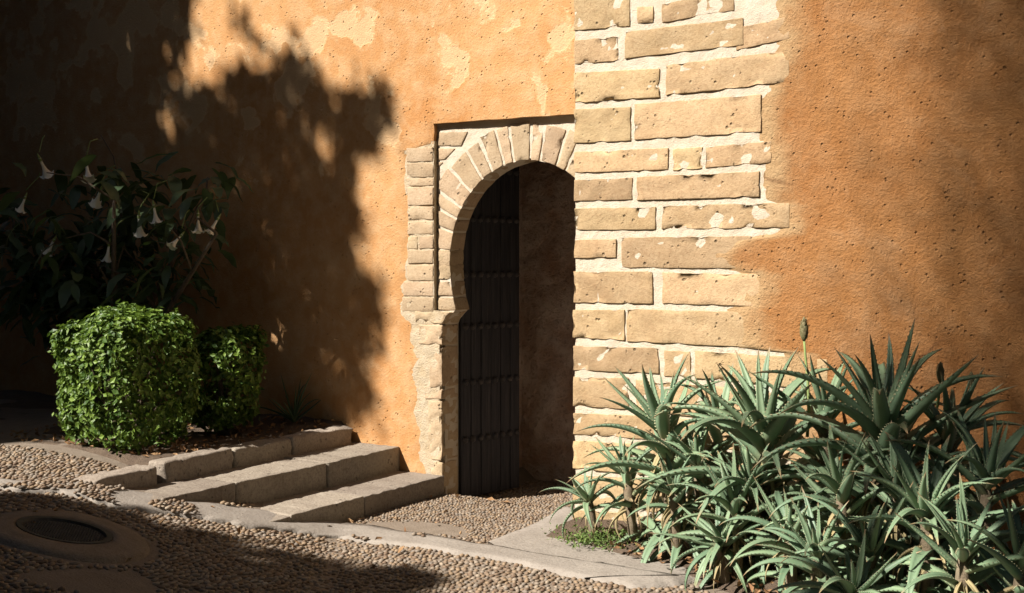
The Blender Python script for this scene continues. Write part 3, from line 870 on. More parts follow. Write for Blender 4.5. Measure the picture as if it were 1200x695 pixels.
for p in pebs:
    if id(p) in nearest:
        o = link('pebble', random.choice(peb_meshes), ground)
        o.location = (p[0], p[1], p[2] + 0.003); o.rotation_euler = (random.uniform(-.15, .15), random.uniform(-.15, .15), random.gauss(0.35, 0.45))
        continue
    a, b, c, ang = pebble_params(p[3])
    v = ICO_V * np.array([a, b, c])
    ca, sa_ = math.cos(ang), math.sin(ang)
    v = np.stack([v[:, 0] * ca - v[:, 1] * sa_, v[:, 0] * sa_ + v[:, 1] * ca, v[:, 2]], 1) + np.array([p[0], p[1], p[2] + random.uniform(-.003, .005)])
    o = len(pv) * len(ICO_V)
    pv.append(v); pf += [[i + o for i in f] for f in ICO_F]; pr += [random.random()] * len(v)
part('pebble_paving', np.concatenate(pv), pf, M_PEB, ground, smooth=True, rnd=pr, kind='stuff')

# ------------------------------------------------------------------ aloes
def aloe_leaf_mesh(kind, k):
    rs = random.Random(k * 7 + hash(kind) % 5 if False else k * 7 + len(kind))
    n = 13
    if kind == 'upright': a0, a1, tw = rs.uniform(0.0, 0.15), rs.uniform(-0.35, 0.25), rs.uniform(-.3, .3)
    elif kind == 'arching': a0, a1, tw = rs.uniform(0.15, 0.35), rs.uniform(-1.3, -0.7), rs.uniform(-.4, .4)
    else: a0, a1, tw = rs.uniform(-0.1, 0.15), rs.uniform(-1.9, -1.4), rs.uniform(-.5, .5)
    side = rs.uniform(-.25, .25)
    pos = Vector((0, 0, 0)); V, F = [], []
    cent, frames = [], []
    for i in range(n + 1):
        t = i / n; an = a0 + (a1 - a0) * t ** 1.4; yaw = side * t * t
        d = Vector((math.cos(an) * math.cos(yaw), math.cos(an) * math.sin(yaw), math.sin(an)))
        if i: pos = pos + d / n
        s = Vector((-math.sin(yaw), math.cos(yaw), 0)); u = d.cross(s) * -1
        u = s.cross(d) * -1 if False else (d.cross(s))
        if u.z < 0: u = -u
        rot = tw * t
        s2 = s * math.cos(rot) + u * math.sin(rot); u2 = u * math.cos(rot) - s * math.sin(rot)
        w = 0.065 * (1 - t) ** 0.72 * (0.8 + 0.5 * min(1, t * 5) * (1 - t * .4)) + 0.0012
        frames.append((pos.copy(), s2, u2, w, d))
    for p, s, u, w, d in frames:
        V += [p - s * w + u * w * 0.36, p - s * w * 0.5 + u * w * 0.02, p + u * (-w * 0.12), p + s * w * 0.5 + u * w * 0.02, p + s * w + u * w * 0.36,
              p + s * w * 0.55 - u * w * 0.36, p - u * w * 0.62, p - s * w * 0.55 - u * w * 0.36]
    for i in range(n):
        for j in range(8):
            F.append((i * 8 + j, i * 8 + (j + 1) % 8, (i + 1) * 8 + (j + 1) % 8, (i + 1) * 8 + j))
    # marginal teeth
    m_ = 17
    for j in range(m_):
        t = 0.10 + 0.82 * j / m_
        i = min(int(t * n), n - 1); f = t * n - i
        for sg, off in ((-1, 0), (1, 4)):
            p0 = V[i * 8 + off].lerp(V[(i + 1) * 8 + off], f)
            fr = frames[i]; dd = fr[4]; o = len(V)
            th = 0.015 * (1 - 0.5 * t)
            V += [p0 - dd * 0.010, p0 + dd * 0.010, p0 + fr[1] * sg * th + fr[2] * th * .35 + dd * 0.009, p0 - fr[2] * 0.006]
            F += [(o, o + 1, o + 2), (o, o + 2, o + 3), (o + 1, o + 3, o + 2)]
    T = [i / n for i in range(n + 1) for _ in range(8)]; T += [2.0] * (len(V) - len(T))
    return V, F, T
LEAF = {}
for kd in ('upright', 'arching', 'drooping'):
    LEAF[kd] = []
    for k in range(6):
        v, f, t = aloe_leaf_mesh(kd, k); LEAF[kd].append(make_mesh('leaf', v, f, M_ALOE, True, t))
LEAF['dry'] = []
for k in range(4):
    v, f, _t = aloe_leaf_mesh('drooping', k + 20); v = [Vector((p.x, p.y * 0.75, p.z)) for p in v]
    LEAF['dry'].append(make_mesh('dry_leaf', v, f, M_ALOEDRY, True))

def aloe(px, py, Y, size, nleaf, label, tilt=(0, 0), ndry=0, lead=0.0):
    x, z = on_wall(px, py, Y)
    gz_ = ground_z(x, Y)
    t = thing('aloe_plant', label, 'aloe', (x, Y, gz_), 'aloes along the pier wall')
    bx, by = -tilt[0] * 0.3 * z, -tilt[1] * 0.3 * z
    H = z - gz_
    if H > 0.08:
        path = [(bx, by + .02, -0.05), (bx * .7, by * .6, H * .4), (bx * .2, by * .2, H * .8), (0, 0, H)]
        V, F = tube(path, [0.035, 0.032, 0.034, 0.022], 7)
        o = link('stem', make_mesh('stem', V, F, M_ALOESTEM, True), t)
    ndry = ndry + int(10 * H); nleaf = int(nleaf * (1.5 if H > .3 else 1.15))
    axis = Vector((tilt[0], tilt[1], 1)).normalized(); q = Vector((0, 0, 1)).rotation_difference(axis)
    base_az = random.uniform(0, 6.28)
    for i in range(nleaf):
        f = (i + 0.5) / nleaf                         # 0 = innermost
        az = base_az + i * 2.39996 + random.uniform(-.2, .2)
        el = R(86 - 84 * f ** 0.75 + random.uniform(-8, 8))
        kd = 'upright' if f < 0.26 else ('arching' if f < 0.74 else 'drooping')
        if 0.3 < f < 0.6 and random.random() < 0.3: kd = 'upright'
        L = size * (1.2 if size > .45 else 1.14) * (0.62 + 0.5 * min(1, f * 2.2)) * random.uniform(0.85, 1.12)
        if f < 0.08: L *= 0.6
        o = link('leaf', random.choice(LEAF[kd]), t)
        rot = q.to_matrix() @ Matrix.Rotation(az, 3, 'Z') @ Matrix.Rotation(-el, 3, 'Y')
        M = rot.to_4x4() @ Matrix.Diagonal((L, L * random.uniform(.8, 1.05), L, 1))
        down = 0.10 * f * f * size + (max(0, f - 0.38) * 1.5 * H * random.uniform(.6, 1.1) if H > .3 else 0)
        M.translation = Vector((0, 0, H)) - axis * down + rot @ Vector((0.012, 0, 0))
        o.matrix_local = M
    for i in range(ndry):
        az = random.uniform(0, 6.28); L = size * random.uniform(.55, .85)
        if math.sin(az) > 0.4: az = -az
        o = link('dry_leaf', random.choice(LEAF['dry']), t)
        rot = Matrix.Rotation(az, 3, 'Z') @ Matrix.Rotation(-R(random.uniform(-60, 0)), 3, 'Y')
        M = rot.to_4x4() @ Matrix.Diagonal((L, L * .8, L, 1)); M.translation = Vector((0, 0, H * random.uniform(.55, .92)))
        o.matrix_local = M
    return t

A1 = aloe(778, 508, 7.05, 0.50, 26, 'aloe rosette farthest left of the tall ones, leaves arching over the pier corner', (-.15, -.15), 5)
A2 = aloe(896, 518, 6.88, 0.60, 26, 'large aloe rosette left of the tall flower stalk with long hanging leaves below', (-.05, -.18), 8)
A3 = aloe(1036, 512, 6.55, 0.60, 30, 'largest aloe rosette, tall pointed leaves against the orange plaster', (0.0, -.1), 3)
A4 = aloe(790, 578, 6.82, 0.30, 18, 'small aloe rosette low in front of the leftmost tall aloe', (0, -.35), 2)
A5 = aloe(690, 586, 7.02, 0.27, 14, 'smallest aloe at the left end, reaching over the concrete slab', (-.35, -.2), 0)
A6 = aloe(925, 634, 6.30, 0.34, 20, 'low aloe rosette at the bottom front under the largest aloes', (-.1, -.3), 1)
A7 = aloe(1085, 606, 6.0, 0.40, 22, 'low aloe rosette at the bottom front, right of the other low ones', (0, -.35), 0)
A8 = aloe(1156, 572, 6.35, 0.43, 24, 'aloe rosette at the right end in the dim corner', (.2, -.1), 0)
A9 = aloe(985, 580, 6.32, 0.40, 20, 'mid-height aloe rosette directly below the largest one', (-.1, -.3), 2)
A10 = aloe(842, 500, 7.18, 0.42, 18, 'slim aloe standing behind the gap between the two left tall ones', (0, -.05), 2)
A11 = aloe(968, 498, 7.05, 0.45, 20, 'slim aloe close to the wall beside the tall flower stalk', (.05, 0), 2)
A12 = aloe(1110, 520, 6.78, 0.45, 20, 'aloe close to the wall right of the largest one, two short buds above it', (.1, 0), 0)
A13 = aloe(860, 600, 6.62, 0.38, 18, 'drooping aloe low under the hanging leaves of the left large aloe', (-.1, -.2), 9)
A14 = aloe(735, 560, 7.0, 0.34, 16, 'narrow-leaved aloe between the leftmost tall aloe and the smallest one', (-.25, -.2), 3)
A15 = aloe(1020, 650, 5.95, 0.33, 16, 'low aloe at the bottom edge between the two front rosettes', (0, -.3), 0)
A16 = aloe(1196, 668, 5.75, 0.38, 18, 'low aloe at the bottom right corner in the dim light', (.1, -.2), 0)

for k, (px, py, Y, sz, lb) in enumerate((
        (846, 640, 6.55, 0.30, 'low aloe at the bottom front beside the weeds and dry leaves'),
        (882, 575, 6.75, 0.36, 'aloe hidden among hanging leaves under the left large rosette'),
        (958, 655, 6.0, 0.32, 'aloe cut by the bottom edge below the mid-height rosette'),
        (1052, 575, 6.3, 0.38, 'aloe squeezed just under the largest rosette on its right'),
        (1128, 655, 5.75, 0.34, 'aloe cut by the bottom edge toward the right corner'),
        (818, 545, 6.95, 0.34, 'aloe between the leftmost tall rosette and the large one beside it'),
        (1000, 700, 5.75, 0.34, 'aloe at the very bottom, mostly below the frame'))):
    aloe(px, py, Y, sz, 20, lb, (random.uniform(-.2, .2), -.3), 2)

def stalk(t, px0, py0, px1, py1, Y, bud, label=None):
    x0, z0 = on_wall(px0, py0, Y); x1, z1 = on_wall(px1, py1, Y)
    b = Vector(t.location)
    path = [Vector((x0 + (x1 - x0) * s + 0.012 * math.sin(s * 4), Y, z0 + (z1 - z0) * s)) - b for s in np.linspace(0, 1, 8)]
    V, F = tube(path, [0.011 - 0.004 * s for s in np.linspace(0, 1, 8)], 6)
    st = link('flower_stalk', make_mesh('flower_stalk', V, F, M_CALYX, True), t)
    top = path[-1]; prof = [(-.01, .007), (.012, .019), (.04, .026), (.075, .024), (.11, .014), (.135, .003)]
    V, F = tube([top + Vector((0, 0, a * bud)) for a, r_ in prof], [r_ * bud for a, r_ in prof], 9)
    parts_ = [(V, F)]
    for k in range(26):
        a = k * 2.4; h = 0.005 + 0.11 * k / 26; rr = np.interp(h, [0, .04, .075, .13], [.016, .025, .023, .006])
        c = top + Vector((math.cos(a) * rr, math.sin(a) * rr, h)) * bud; s_ = 0.010 * bud
        tn = Vector((-math.sin(a), math.cos(a), 0)); o_ = Vector((math.cos(a), math.sin(a), 0))
        parts_.append(([c - tn * s_, c + tn * s_, c + Vector((0, 0, 2.4 * s_)) + o_ * s_ * .7], [(0, 1, 2)]))
    V, F = join(*parts_)
    link('flower_bud', make_mesh('flower_bud', V, F, M_BUD, True), st)
stalk(A11, 946, 512, 944, 398, 7.10, 1.0)
stalk(A12, 1088, 505, 1104, 447, 6.92, 0.8)
stalk(A12, 1118, 500, 1140, 456, 6.95, 0.7)

# ------------------------------------------------------------------ leafy masses
def leaf_cloud(points, normals, size, fold=0.25, asp=0.55, curl=0.0):
    """Folded leaf of four triangles at each point; numpy arrays in, mesh lists out."""
    n = len(points)
    nrm = normals / np.linalg.norm(normals, axis=1, keepdims=True)
    r = np.random.normal(size=(n, 3)); t = r - nrm * (r * nrm).sum(1, keepdims=True); t /= np.linalg.norm(t, axis=1, keepdims=True)
    s = np.cross(nrm, t); L = size[:, None]
    a = points - t * L * .5; e = points + t * L * .5 - nrm * L * curl
    m1 = points - t * L * .12 - nrm * L * fold * .4
    l = points - t * L * .05 - s * L * asp * .5; rr = points - t * L * .05 + s * L * asp * .5
    V = np.stack([a, rr, e, l, m1], 1).reshape(-1, 3)
    base = np.arange(n)[:, None] * 5
    F = np.concatenate([base + np.array([[0, 1, 4]]), base + np.array([[1, 2, 4]]), base + np.array([[2, 3, 4]]), base + np.array([[3, 0, 4]])], 0)
    rnd = np.repeat(np.random.rand(n), 5)
    return V, F, rnd

def hedge(label, c, half, z0, z1, n, leaf, seed):
    rs = np.random.RandomState(seed)
    t = thing('clipped_hedge', label, 'hedge', (c[0], c[1], z0))
    # points on a softly rounded box, lumpy
    P, N = [], []
    H = (z1 - z0) / 2; hs = np.array([half[0], half[1], H])
    while len(P) < n:
        u = rs.uniform(-1, 1, 3); ax = rs.choice(3, p=np.array([hs[1] * hs[2], hs[0] * hs[2], hs[0] * hs[1] * 1.3]) / (hs[1] * hs[2] + hs[0] * hs[2] + hs[0] * hs[1] * 1.3))
        sg = rs.choice([-1, 1]) if ax < 2 else (1 if rs.rand() < .9 else -1)
        u[ax] = sg
        p = u * hs; rad = min(0.28, half[0] * 0.95)
        q = np.clip(p, -hs + rad, hs - rad); d = p - q; ln = np.linalg.norm(d)
        nn = d / ln if ln > 1e-6 else np.eye(3)[ax] * sg
        p = q + nn * rad
        lump = 0.10 * nz(p[0], p[1], p[2], 3.2, seed) + 0.04 * nz(p[0], p[1], p[2], 10, seed)
        inset = abs(rs.normal(0, 0.035))
        if nz(p[0], p[1], p[2], 7, seed + 5) > 0.28 and rs.rand() < .75: continue
        taper = 1 - 0.08 * (1 - (p[2] + H) / (2 * H))
        p = p + nn * (lump - inset + (0.05 * rs.rand() if rs.rand() < .12 else 0)); p[0] *= taper; p[1] *= taper
        P.append(p); N.append(nn + rs.normal(0, 0.55, 3) + np.array([0, 0, .35]))
    P = np.array(P) + np.array([0, 0, H]); N = np.array(N)
    V, F, r_ = leaf_cloud(P, N, rs.uniform(leaf * .7, leaf * 1.25, n), 0.3, 0.62, 0.1)
    o = link('foliage', make_mesh('foliage', V, F, M_HEDGE, False, r_), t)
    # twiggy inside
    tw = []
    for k in range(26):
        a = rs.uniform(0, 6.28); rr = rs.uniform(.1, .8)
        e = (math.cos(a) * rr * half[0], math.sin(a) * rr * half[1], rs.uniform(.5, 1.75) * H)
        tw.append(tube([(e[0] * .2, e[1] * .2, -0.03), (e[0] * .5, e[1] * .5, e[2] * .45), e], [0.012, 0.008, 0.003], 5))
    link('stem', make_mesh('stem', *join(*tw), M_TWIG), t)
    return t
hedge('broad clipped box hedge with glossy sunlit leaves at the corner of the bed', (-7.33, 6.30), (0.47, 0.43), 0.44, 1.44, 8600, 0.055, 3)
hedge('narrow clipped bush behind the kerb, right of the broad hedge', (-7.22, 7.22), (0.29, 0.26), 0.46, 1.30, 3600, 0.058, 8)

# angel's trumpet shrub in the shade
def broad_leaf(k):
    rs = random.Random(k); n = 7; V, F = [], []
    for i in range(n + 1):
        t = i / n; w = 0.21 * math.sin(math.pi * min(1, t * 0.93 + 0.05)) ** 0.8 * (1 - 0.25 * t)
        z = -0.38 * t * t * rs.uniform(.7, 1.2) + (0.05 * t)
        V += [(t, -w, z + 0.05 * w * 4 + .012 * math.sin(t * 17 + k)), (t, 0, z), (t, w, z + 0.05 * w * 4 + .012 * math.cos(t * 15 + k))]
    for i in range(n):
        for j in (0, 1): F.append((i * 3 + j, (i + 1) * 3 + j, (i + 1) * 3 + j + 1, i * 3 + j + 1))
    return make_mesh('leaf', V, F, M_BRUG, True)
BL = [broad_leaf(k) for k in range(6)]
def trumpet_mesh(k):
    rs = random.Random(k + 100); n = 20; V, F = [], []
    prof = [(0.0, .016), (-.05, .014), (-.11, .018), (-.16, .028), (-.20, .045), (-.225, .056), (-.238, .068)]
    for i, (z, r_) in enumerate(prof):
        for j in range(n):
            a = 2 * math.pi * j / n; lobe = 1 + (0.35 if i == 6 else 0.12 if i == 5 else 0) * max(0, math.cos(5 * a)) ** 3
            V.append((math.cos(a) * r_ * lobe, math.sin(a) * r_ * lobe, z + (0.028 * max(0, math.cos(5 * a)) ** 2 if i == 6 else 0)))
    for i in range(len(prof) - 1):
        for j in range(n): F.append((i * n + j, i * n + (j + 1) % n, (i + 1) * n + (j + 1) % n, (i + 1) * n + j))
    return make_mesh('flower', V, F, M_FLOWER, True)
TR = [trumpet_mesh(k) for k in range(3)]
cv, cf = tube([(0, 0, .06), (0, 0, .03), (0, 0, -.02), (0, 0, -.055)], [.004, .012, .019, .013], 7)
CAL = make_mesh('calyx', cv, cf, M_CALYX, True)
bs = thing('flowering_shrub', 'tall dark shrub with hanging white trumpet flowers in the shade by the wall', 'shrub', (-8.6, 7.25, 0.46))
rb = random.Random(21)
tips = []
br = []
def seg_path(a, b, sag=0.12):
    a, b = Vector(a), Vector(b); m_ = (a + b) / 2 + Vector((rb.uniform(-.1, .1), rb.uniform(-.06, .06), sag))
    return [a, a.lerp(m_, .55), m_, m_.lerp(b, .55), b]
for k in range(7):
    base = Vector((rb.uniform(-.15, .15), rb.uniform(-.1, .1), -0.02))
    e = Vector((-1.25 + 2.6 * k / 6 + rb.uniform(-.1, .1), rb.uniform(-.45, .25), rb.uniform(1.35, 2.1)))
    p = seg_path(base, e); br.append(tube(p, [.035, .03, .024, .018, .012], 6))
    for j in range(5):
        s = p[2 + j % 3]; t2 = s + Vector((rb.uniform(-.5, .5), rb.uniform(-.35, .25), rb.uniform(-.05, .55)))
        pp = seg_path(s, t2, 0.08); br.append(tube(pp, [.012, .010, .008, .006, .004], 5)); tips += [pp[4], pp[3], pp[2]]
    tips += [p[4], p[3]]
link('branch', make_mesh('branch', *join(*br), M_TWIG, True), bs)
bn = 0
FLOWERS = ((118, 222, 6.95), (163, 252, 6.95), (180, 240, 7.0), (232, 250, 7.1), (213, 275, 7.0), (256, 255, 7.2), (101, 190, 7.0), (46, 185, 6.9), (64, 280, 6.9), (30, 230, 6.8), (128, 285, 6.9))
fl_w = [Vector((on_wall(a, b, c)[0], c, on_wall(a, b, c)[1])) - bs.location for a, b, c in FLOWERS]
extra = []
for i in range(900):
    c = rb.choice(tips) + Vector((rb.gauss(0, .18), rb.gauss(0, .12), rb.gauss(-.06, .18)))
    if c.z < 0.25 or c.y > 0.62 or c.z > 2.3 or c.x > 1.42: continue
    if any(abs(c.x - w.x + 0.5 * (c.y - w.y)) < .17 and -.42 < c.z - w.z < .12 and c.y < w.y + .1 for w in fl_w): continue     # blooms hang clear of the leaves
    L = rb.uniform(.17, .32)
    if bn >= 290:
        M = Matrix.Translation(c) @ Matrix.Rotation(rb.uniform(0, 6.28), 4, 'Z') @ Matrix.Rotation(rb.uniform(-.1, .75), 4, 'Y') @ Matrix.Scale(L, 4)
        me = rb.choice(BL); extra.append(([M @ v.co for v in me.vertices], [tuple(p.vertices) for p in me.polygons])); continue
    bn += 1
    o = link('leaf', rb.choice(BL), bs)
    o.location = c; o.rotation_euler = (rb.gauss(0, .35), rb.uniform(-.1, .75), rb.uniform(0, 6.28)); o.scale = (L, L * .9, L)
link('foliage', make_mesh('foliage', *join(*extra), M_BRUG, True), bs, 'stuff')
for (px, py, Y) in FLOWERS:
    x, z = on_wall(px, py, Y)
    o = link('flower', rb.choice(TR), bs); o.location = Vector((x, Y, z)) - bs.location
    o.rotation_euler = (rb.gauss(0, .3), rb.gauss(0, .3), rb.uniform(0, 6)); s = rb.uniform(.55, .82); o.scale = (s, s, s)
    c = link('calyx', CAL, o)
    V, F = tube(seg_path((x - bs.location.x, Y - bs.location.y, z - bs.location.z + .05), (x - bs.location.x + rb.uniform(-.1, .1), Y - bs.location.y + .08, z - bs.location.z + .2), .05), [.004] * 5, 5)
    link('flower_stem', make_mesh('flower_stem', V, F, M_CALYX, True), bs)

# spiky plants by the wall behind the kerb
def spiky(x, y, z, size, n, label, seed):
    rs = random.Random(seed)
    t = thing('spiky_plant', label, 'plant', (x, y, z))
    for i in range(n):
        o = link('leaf', rs.choice(LEAF['upright'] if i % 3 else LEAF['arching']), t)
        o.material_slots[0].link = 'OBJECT'; o.material_slots[0].material = M_BRUG
        L = size * rs.uniform(.7, 1.1)
        M = (Matrix.Rotation(i * 2.4, 3, 'Z') @ Matrix.Rotation(-R(rs.uniform(25, 80)), 3, 'Y')).to_4x4() @ Matrix.Diagonal((L, L * .45, L * .6, 1))
        o.matrix_local = M
spiky(-6.95, 7.72, 0.5, 0.42, 14, 'spiky dark plant against the wall right of the narrow bush', 4)

# weeds by the slab and dead leaves in the bed
wv = []
rs = np.random.RandomState(5)
P = np.stack([rs.normal(-3.72, .14, 900), rs.normal(7.02, .10, 900), np.abs(rs.normal(0, .045, 900))], 1)
P[:, 2] += np.array([ground_z(p[0], p[1]) for p in P]) + .03
V, F, r_ = leaf_cloud(P, rs.normal(0, 1, (900, 3)), rs.uniform(.018, .04, 900), .2, .4)
w = part('weed_clump', V, F, M_WEED, None, rnd=r_); w['label'] = 'low green weeds at the edge of the concrete slab under the smallest aloe'; w['category'] = 'weeds'; w['kind'] = 'stuff'
P = np.stack([rs.uniform(-8.6, -6.62, 500), rs.uniform(6.0, 7.9, 500), np.full(500, .5)], 1)
P2 = np.stack([rs.uniform(-6.6, -4.4, 60), rs.uniform(4.3, 7.9, 60), np.full(60, 0)], 1)
P2 = np.array([p for p in P2 if not on_step(p[0], p[1])])
for p in P2: p[2] = ground_z(p[0], p[1]) + .03
for p in P: p[2] = 0.47 + 0.03 * nz(p[0], p[1], 0, 1.6, 9) + 0.018 * nz(p[0], p[1], 0, 6, 9) + 0.05 * sstep((p[1] - 7.1) / 0.8)
P3 = np.stack([rs.uniform(-3.6, -1.2, 260), rs.uniform(6.2, 7.0, 260), np.full(260, .0)], 1)
P3 = np.array([p for p in P3 if in_aloe_bed(p[0], p[1])])
for p in P3: p[2] = ground_z(p[0], p[1]) + .07
P = np.concatenate([P, P2, P3])
V, F, r_ = leaf_cloud(P, rs.normal(0, .5, P.shape) + np.array([0, 0, 1]), rs.uniform(.03, .075, len(P)), .5, .5, .25)
w = part('leaf_litter', V, F, M_LITTER, None, rnd=r_); w['label'] = 'scattered dry brown leaves on the soil and paving'; w['category'] = 'leaf litter'; w['kind'] = 'stuff'

# ------------------------------------------------------------------ shade trees beyond the left of the picture
SH = [(215, -260), (222, 22), (212, 75), (195, 100), (225, 112), (240, 112), (300, 84), (330, 72), (368, 78), (374, 108), (385, 124), (420, 108), (456, 118), (455, 158), (430, 182), (411, 192), (416, 232),
      (420, 270), (398, 300), (402, 330), (440, 345), (456, 365), (436, 388), (424, 430), (440, 468), (448, 492), (408, 476), (402, 560), (-500, 560), (-500, -260)]
HOLES = [(232, 60, 9, 14), (226, 95, 8, 10), (382, 168, 17, 30), (200, 147, 14, 22), (263, 148, 8, 10), (338, 172, 11, 11), (394, 427, 19, 15), (318, 395, 13, 28), (385, 190, 12, 14), (300, 142, 9, 9), (352, 214, 7, 10), (243, 172, 6, 9), (283, 230, 5, 7)]
EXTRA = [(282, 28, 12, 8), (304, 57, 6, 7), (345, 55, 7, 5), (425, 330, 20, 14)]
def shaded_wall(px, py):
    for a, b, c, d in HOLES:
        if ((px - a) / c) ** 2 + ((py - b) / d) ** 2 < 1: return False
    for a, b, c, d in EXTRA:
        if ((px - a) / c) ** 2 + ((py - b) / d) ** 2 < 1: return True
    return poly_in(SH, px, py)
def dapples(p):
    """True if the sun line through p ends on a sunlit part of the walls or the steps."""
    k = (YA - p[1]) / SUN.y * -1; X = p[0] - SUN.x * k; Z = p[2] - SUN.z * k
    if not (-13 < X < 0.3 and -2.4 < Z < 4.75): return False
    if Z < -0.45: return X > -7.2
    return not shaded_wall(*to_pix(X, YA, Z))
def shade_tree(label, samples, trunk_xy, leaf, seed, limbs=16):
    rs = np.random.RandomState(seed)
    P = np.array(samples)
    c = P.mean(0)
    t = thing('shade_tree', label, 'tree', (trunk_xy[0], trunk_xy[1], ground_z(*trunk_xy)), 'shade trees')
    b = np.array(t.location)
    V, F, r_ = leaf_cloud(P - b, rs.normal(0, 1, P.shape) + np.array(SUN) * 1.2, rs.uniform(leaf * .7, leaf * 1.3, len(P)), .2, .6, .1)
    link('crown', make_mesh('crown', V, F, M_TREELEAF, False, r_), t)
    top = Vector(c - b); top.x *= .6; top.y *= .6
    tr = [tube([(0, 0, -.1), (0.05, .05, top.z * .3), tuple(top * .55), tuple(top * .8)], [.30, .24, .19, .12], 10)]
    for k in range(limbs):
        for _ in range(30):
            e = Vector(P[rs.randint(len(P))] - b); s = top * (.5 + .3 * rs.rand())
            m_ = s.lerp(e, .5) + Vector((0, 0, .25))
            if not any(dapples(q + t.location) for q in (s, s.lerp(m_, .5), m_, m_.lerp(e, .33), m_.lerp(e, .66), e)): break
        else: continue
        tr.append(tube([s, m_, e], [.07, .03, .006], 6))
    link('trunk', make_mesh('trunk', *join(*tr), M_BARK, True), t)
S3 = np.array(SUN)
def clumps(accept, xr, zr, n, tr, spread, per, seed):
    """Leaf clusters spread through a crown; accept(X, Z) tells whether the sun line through that spot may be shaded."""
    rs = np.random.RandomState(seed); out = []
    while len(out) < n:
        X, Z = rs.uniform(*xr), rs.uniform(*zr)
        if not accept(X, Z): continue
        cpt = np.array([X, YA, Z]) + S3 * rs.uniform(*tr)
        for k in range(per):
            p = cpt + rs.normal(0, spread, 3)
            out.append(p)
    return out
def acc_wall(X, Z):
    px, py = to_pix(X, YA, Z)
    if Z < -0.45: return X < -7.0 - 0.25 * abs(nz(X, 0, Z, 2, 44))
    return shaded_wall(px, py)
shade_tree('broad tree left of the garden casting dappled shade on the wall', clumps(acc_wall, (-13.5, -6.0), (-4.5, 6.2), 120000, (10.5, 15.0), 0.06, 6, 31), (-14.5, 0.0), 0.11, 41, 9)
def acc_front(X, Z):
    # shade over the paving in front: lower right limit slopes
    if Z > -3.1 and nz(X, 0, Z, 3.6, 90) > 0.12: return False
    lim = -2.25 + 1.1 * min(0.0, X + 3.7) + 0.34 * nz(X, 0, Z, 1.6, 70) + 0.12 * nz(X, 0, Z, 5, 71) - 1.2 * sstep((X + 3.0) / 1.2)
    return Z < lim and Z > -5.6
shade_tree('tree behind the viewer shading the pebbles in the foreground', clumps(acc_front, (-8.5, -0.6), (-5.6, -1.7), 44000, (12.5, 15.5), 0.06, 6, 33), (-9.6, -3.0), 0.13, 43)

# unseen trees added round the viewer to close off most of the sky
def in_view(p):
    px, py = to_pix(*p); return -40 < px < 1240 and -30 < py < 730 and (-p[0] * SN + p[1] * CS) > 0
def keeps_sun(p, xmax=-0.9):
    """True if the sun line through p does not end on the sunlit part of the walls or paving."""
    t = (YA - p[1]) / SUN.y * -1; X = p[0] - SUN.x * t; Z = p[2] - SUN.z * t
    if Z > 4.75 or X > xmax or X < -13: return True
    if Z < -2.9: return True
    if Z > -0.3 and X < (-9.5 if Z > 2.0 else -8.3): return True
    if Z <= -0.3 and X < -8.6: return True
    return False
def crown(cs, n, seed, xmax=0.3):
    rs = np.random.RandomState(seed); out = []
    while len(out) < n:
        c, r_ = cs[rs.randint(len(cs))]
        d = rs.normal(size=3); d /= np.linalg.norm(d)
        p = np.array(c) + d * np.array(r_) * rs.uniform(.55, 1.0)
        if p[2] < 0.6 or (p[1] > 7.3 and p[2] < 7.3): continue
        if in_view(p) or not keeps_sun(p, xmax): continue
        for k in range(4):
            q = p + rs.normal(0, .12, 3)
            if not in_view(q): out.append(q)
    return out
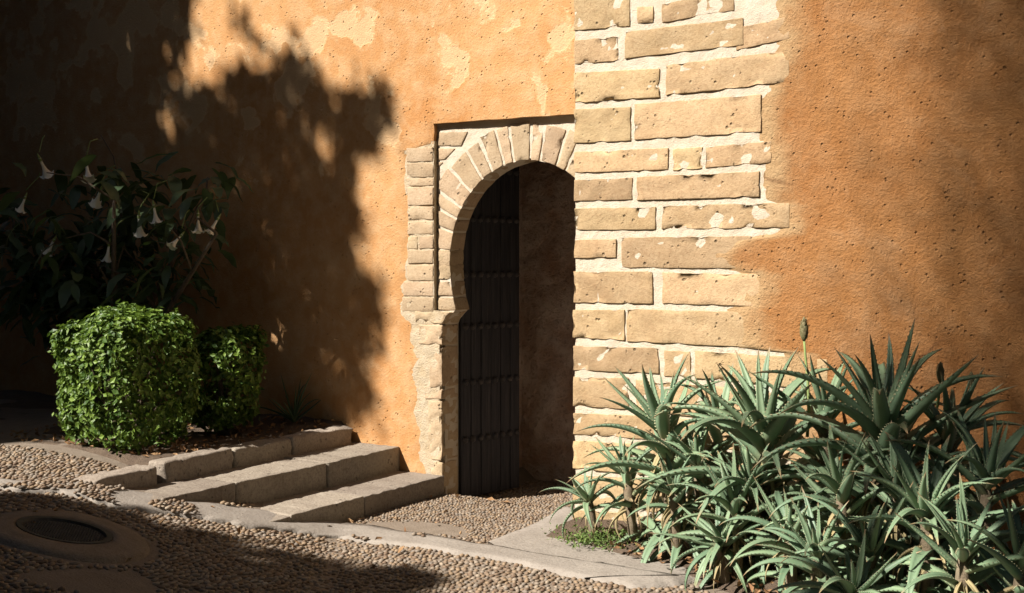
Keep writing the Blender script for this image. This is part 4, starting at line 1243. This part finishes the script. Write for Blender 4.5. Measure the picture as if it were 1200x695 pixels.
shade_tree('big spreading tree over the viewer, right of the picture', crown([((2.5, 1.5, 6.5), (4.5, 4.5, 2.6)), ((4.5, 4.5, 5.0), (3.0, 2.5, 3.5)), ((-1.5, 0.5, 7.2), (3.5, 3.0, 1.5)), ((0.5, -2.5, 9.5), (4.8, 3.2, 2.6)), ((-1.5, 4.0, 9.5), (3.5, 3.0, 2.0)), ((-5.0, 4.5, 10.8), (4.5, 3.0, 1.6)), ((-6.0, 1.0, 13.0), (5.0, 3.5, 1.6))], 80000, 51), (4.0, 0.5), 0.30, 52, 12)  # added canopy, cuts sky light from overhead and the right
shade_tree('dense tree at the far left behind the bed', crown([((-12.5, 4.2, 5.6), (3.2, 2.6, 2.6)), ((-11.0, 4.8, 6.4), (2.6, 2.2, 1.8)), ((-10.5, 6.0, 6.3), (3.0, 1.6, 1.7)), ((-10.5, 3.6, 3.2), (2.4, 2.4, 3.4)), ((-14.3, 6.0, 3.0), (1.2, 2.3, 3.4))], 60000, 53), (-14.2, 4.0), 0.26, 54, 12)  # added crowns that deepen the shade on the left wall
for k, (cx, cy, rx, hz) in enumerate(((-17, -4, 4.5, 6.0), (-10.5, -9, 4.8, 6.9), (-3, -9.5, 5.0, 6.9), (4.5, -9, 4.8, 6.6), (10, -3, 4.0, 6.0))):  # row of added trees, screens the low sky behind the viewer
    shade_tree(['leafy tree at the left end of the row behind the viewer', 'leafy tree second from the left behind the viewer', 'leafy tree in the middle of the row behind the viewer', 'leafy tree second from the right behind the viewer', 'leafy tree at the right end of the row behind the viewer'][k],
               crown([((cx, cy, hz), (rx, 3.2, hz))], 17000, 60 + k), (cx, cy), 0.42, 70 + k, 10)
shade_tree('tree rising behind the pier wall', crown([((-3.5, 11.5, 9.5), (5.0, 3.4, 3.0)), ((-9.5, 11.5, 9.4), (4.5, 3.4, 3.0)), ((-14.0, 10.8, 9.5), (3.5, 3.0, 3.0)), ((2.5, 11.5, 10.0), (4.5, 3.4, 3.2))], 40000, 66, 50), (-4.5, 11.8), 0.42, 76, 10)  # added crowns above the walls, less sky light on the ground
# unseen small-leaved tree added to imitate lens darkening on the right of the wall
def acc_right(X, Z):
    return random.random() < 0.66 * sstep((X + 2.2) / 2.0) + 0.12 * sstep((X + 3.3) / 1.0) * 0
shade_tree('tall fine-leaved tree far behind the viewer', clumps(acc_right, (-2.8, 1.2), (-1.0, 5.5), 44000, (19.0, 24.0), 0.12, 4, 81), (-8.8, -5.8), 0.055, 82, 3)
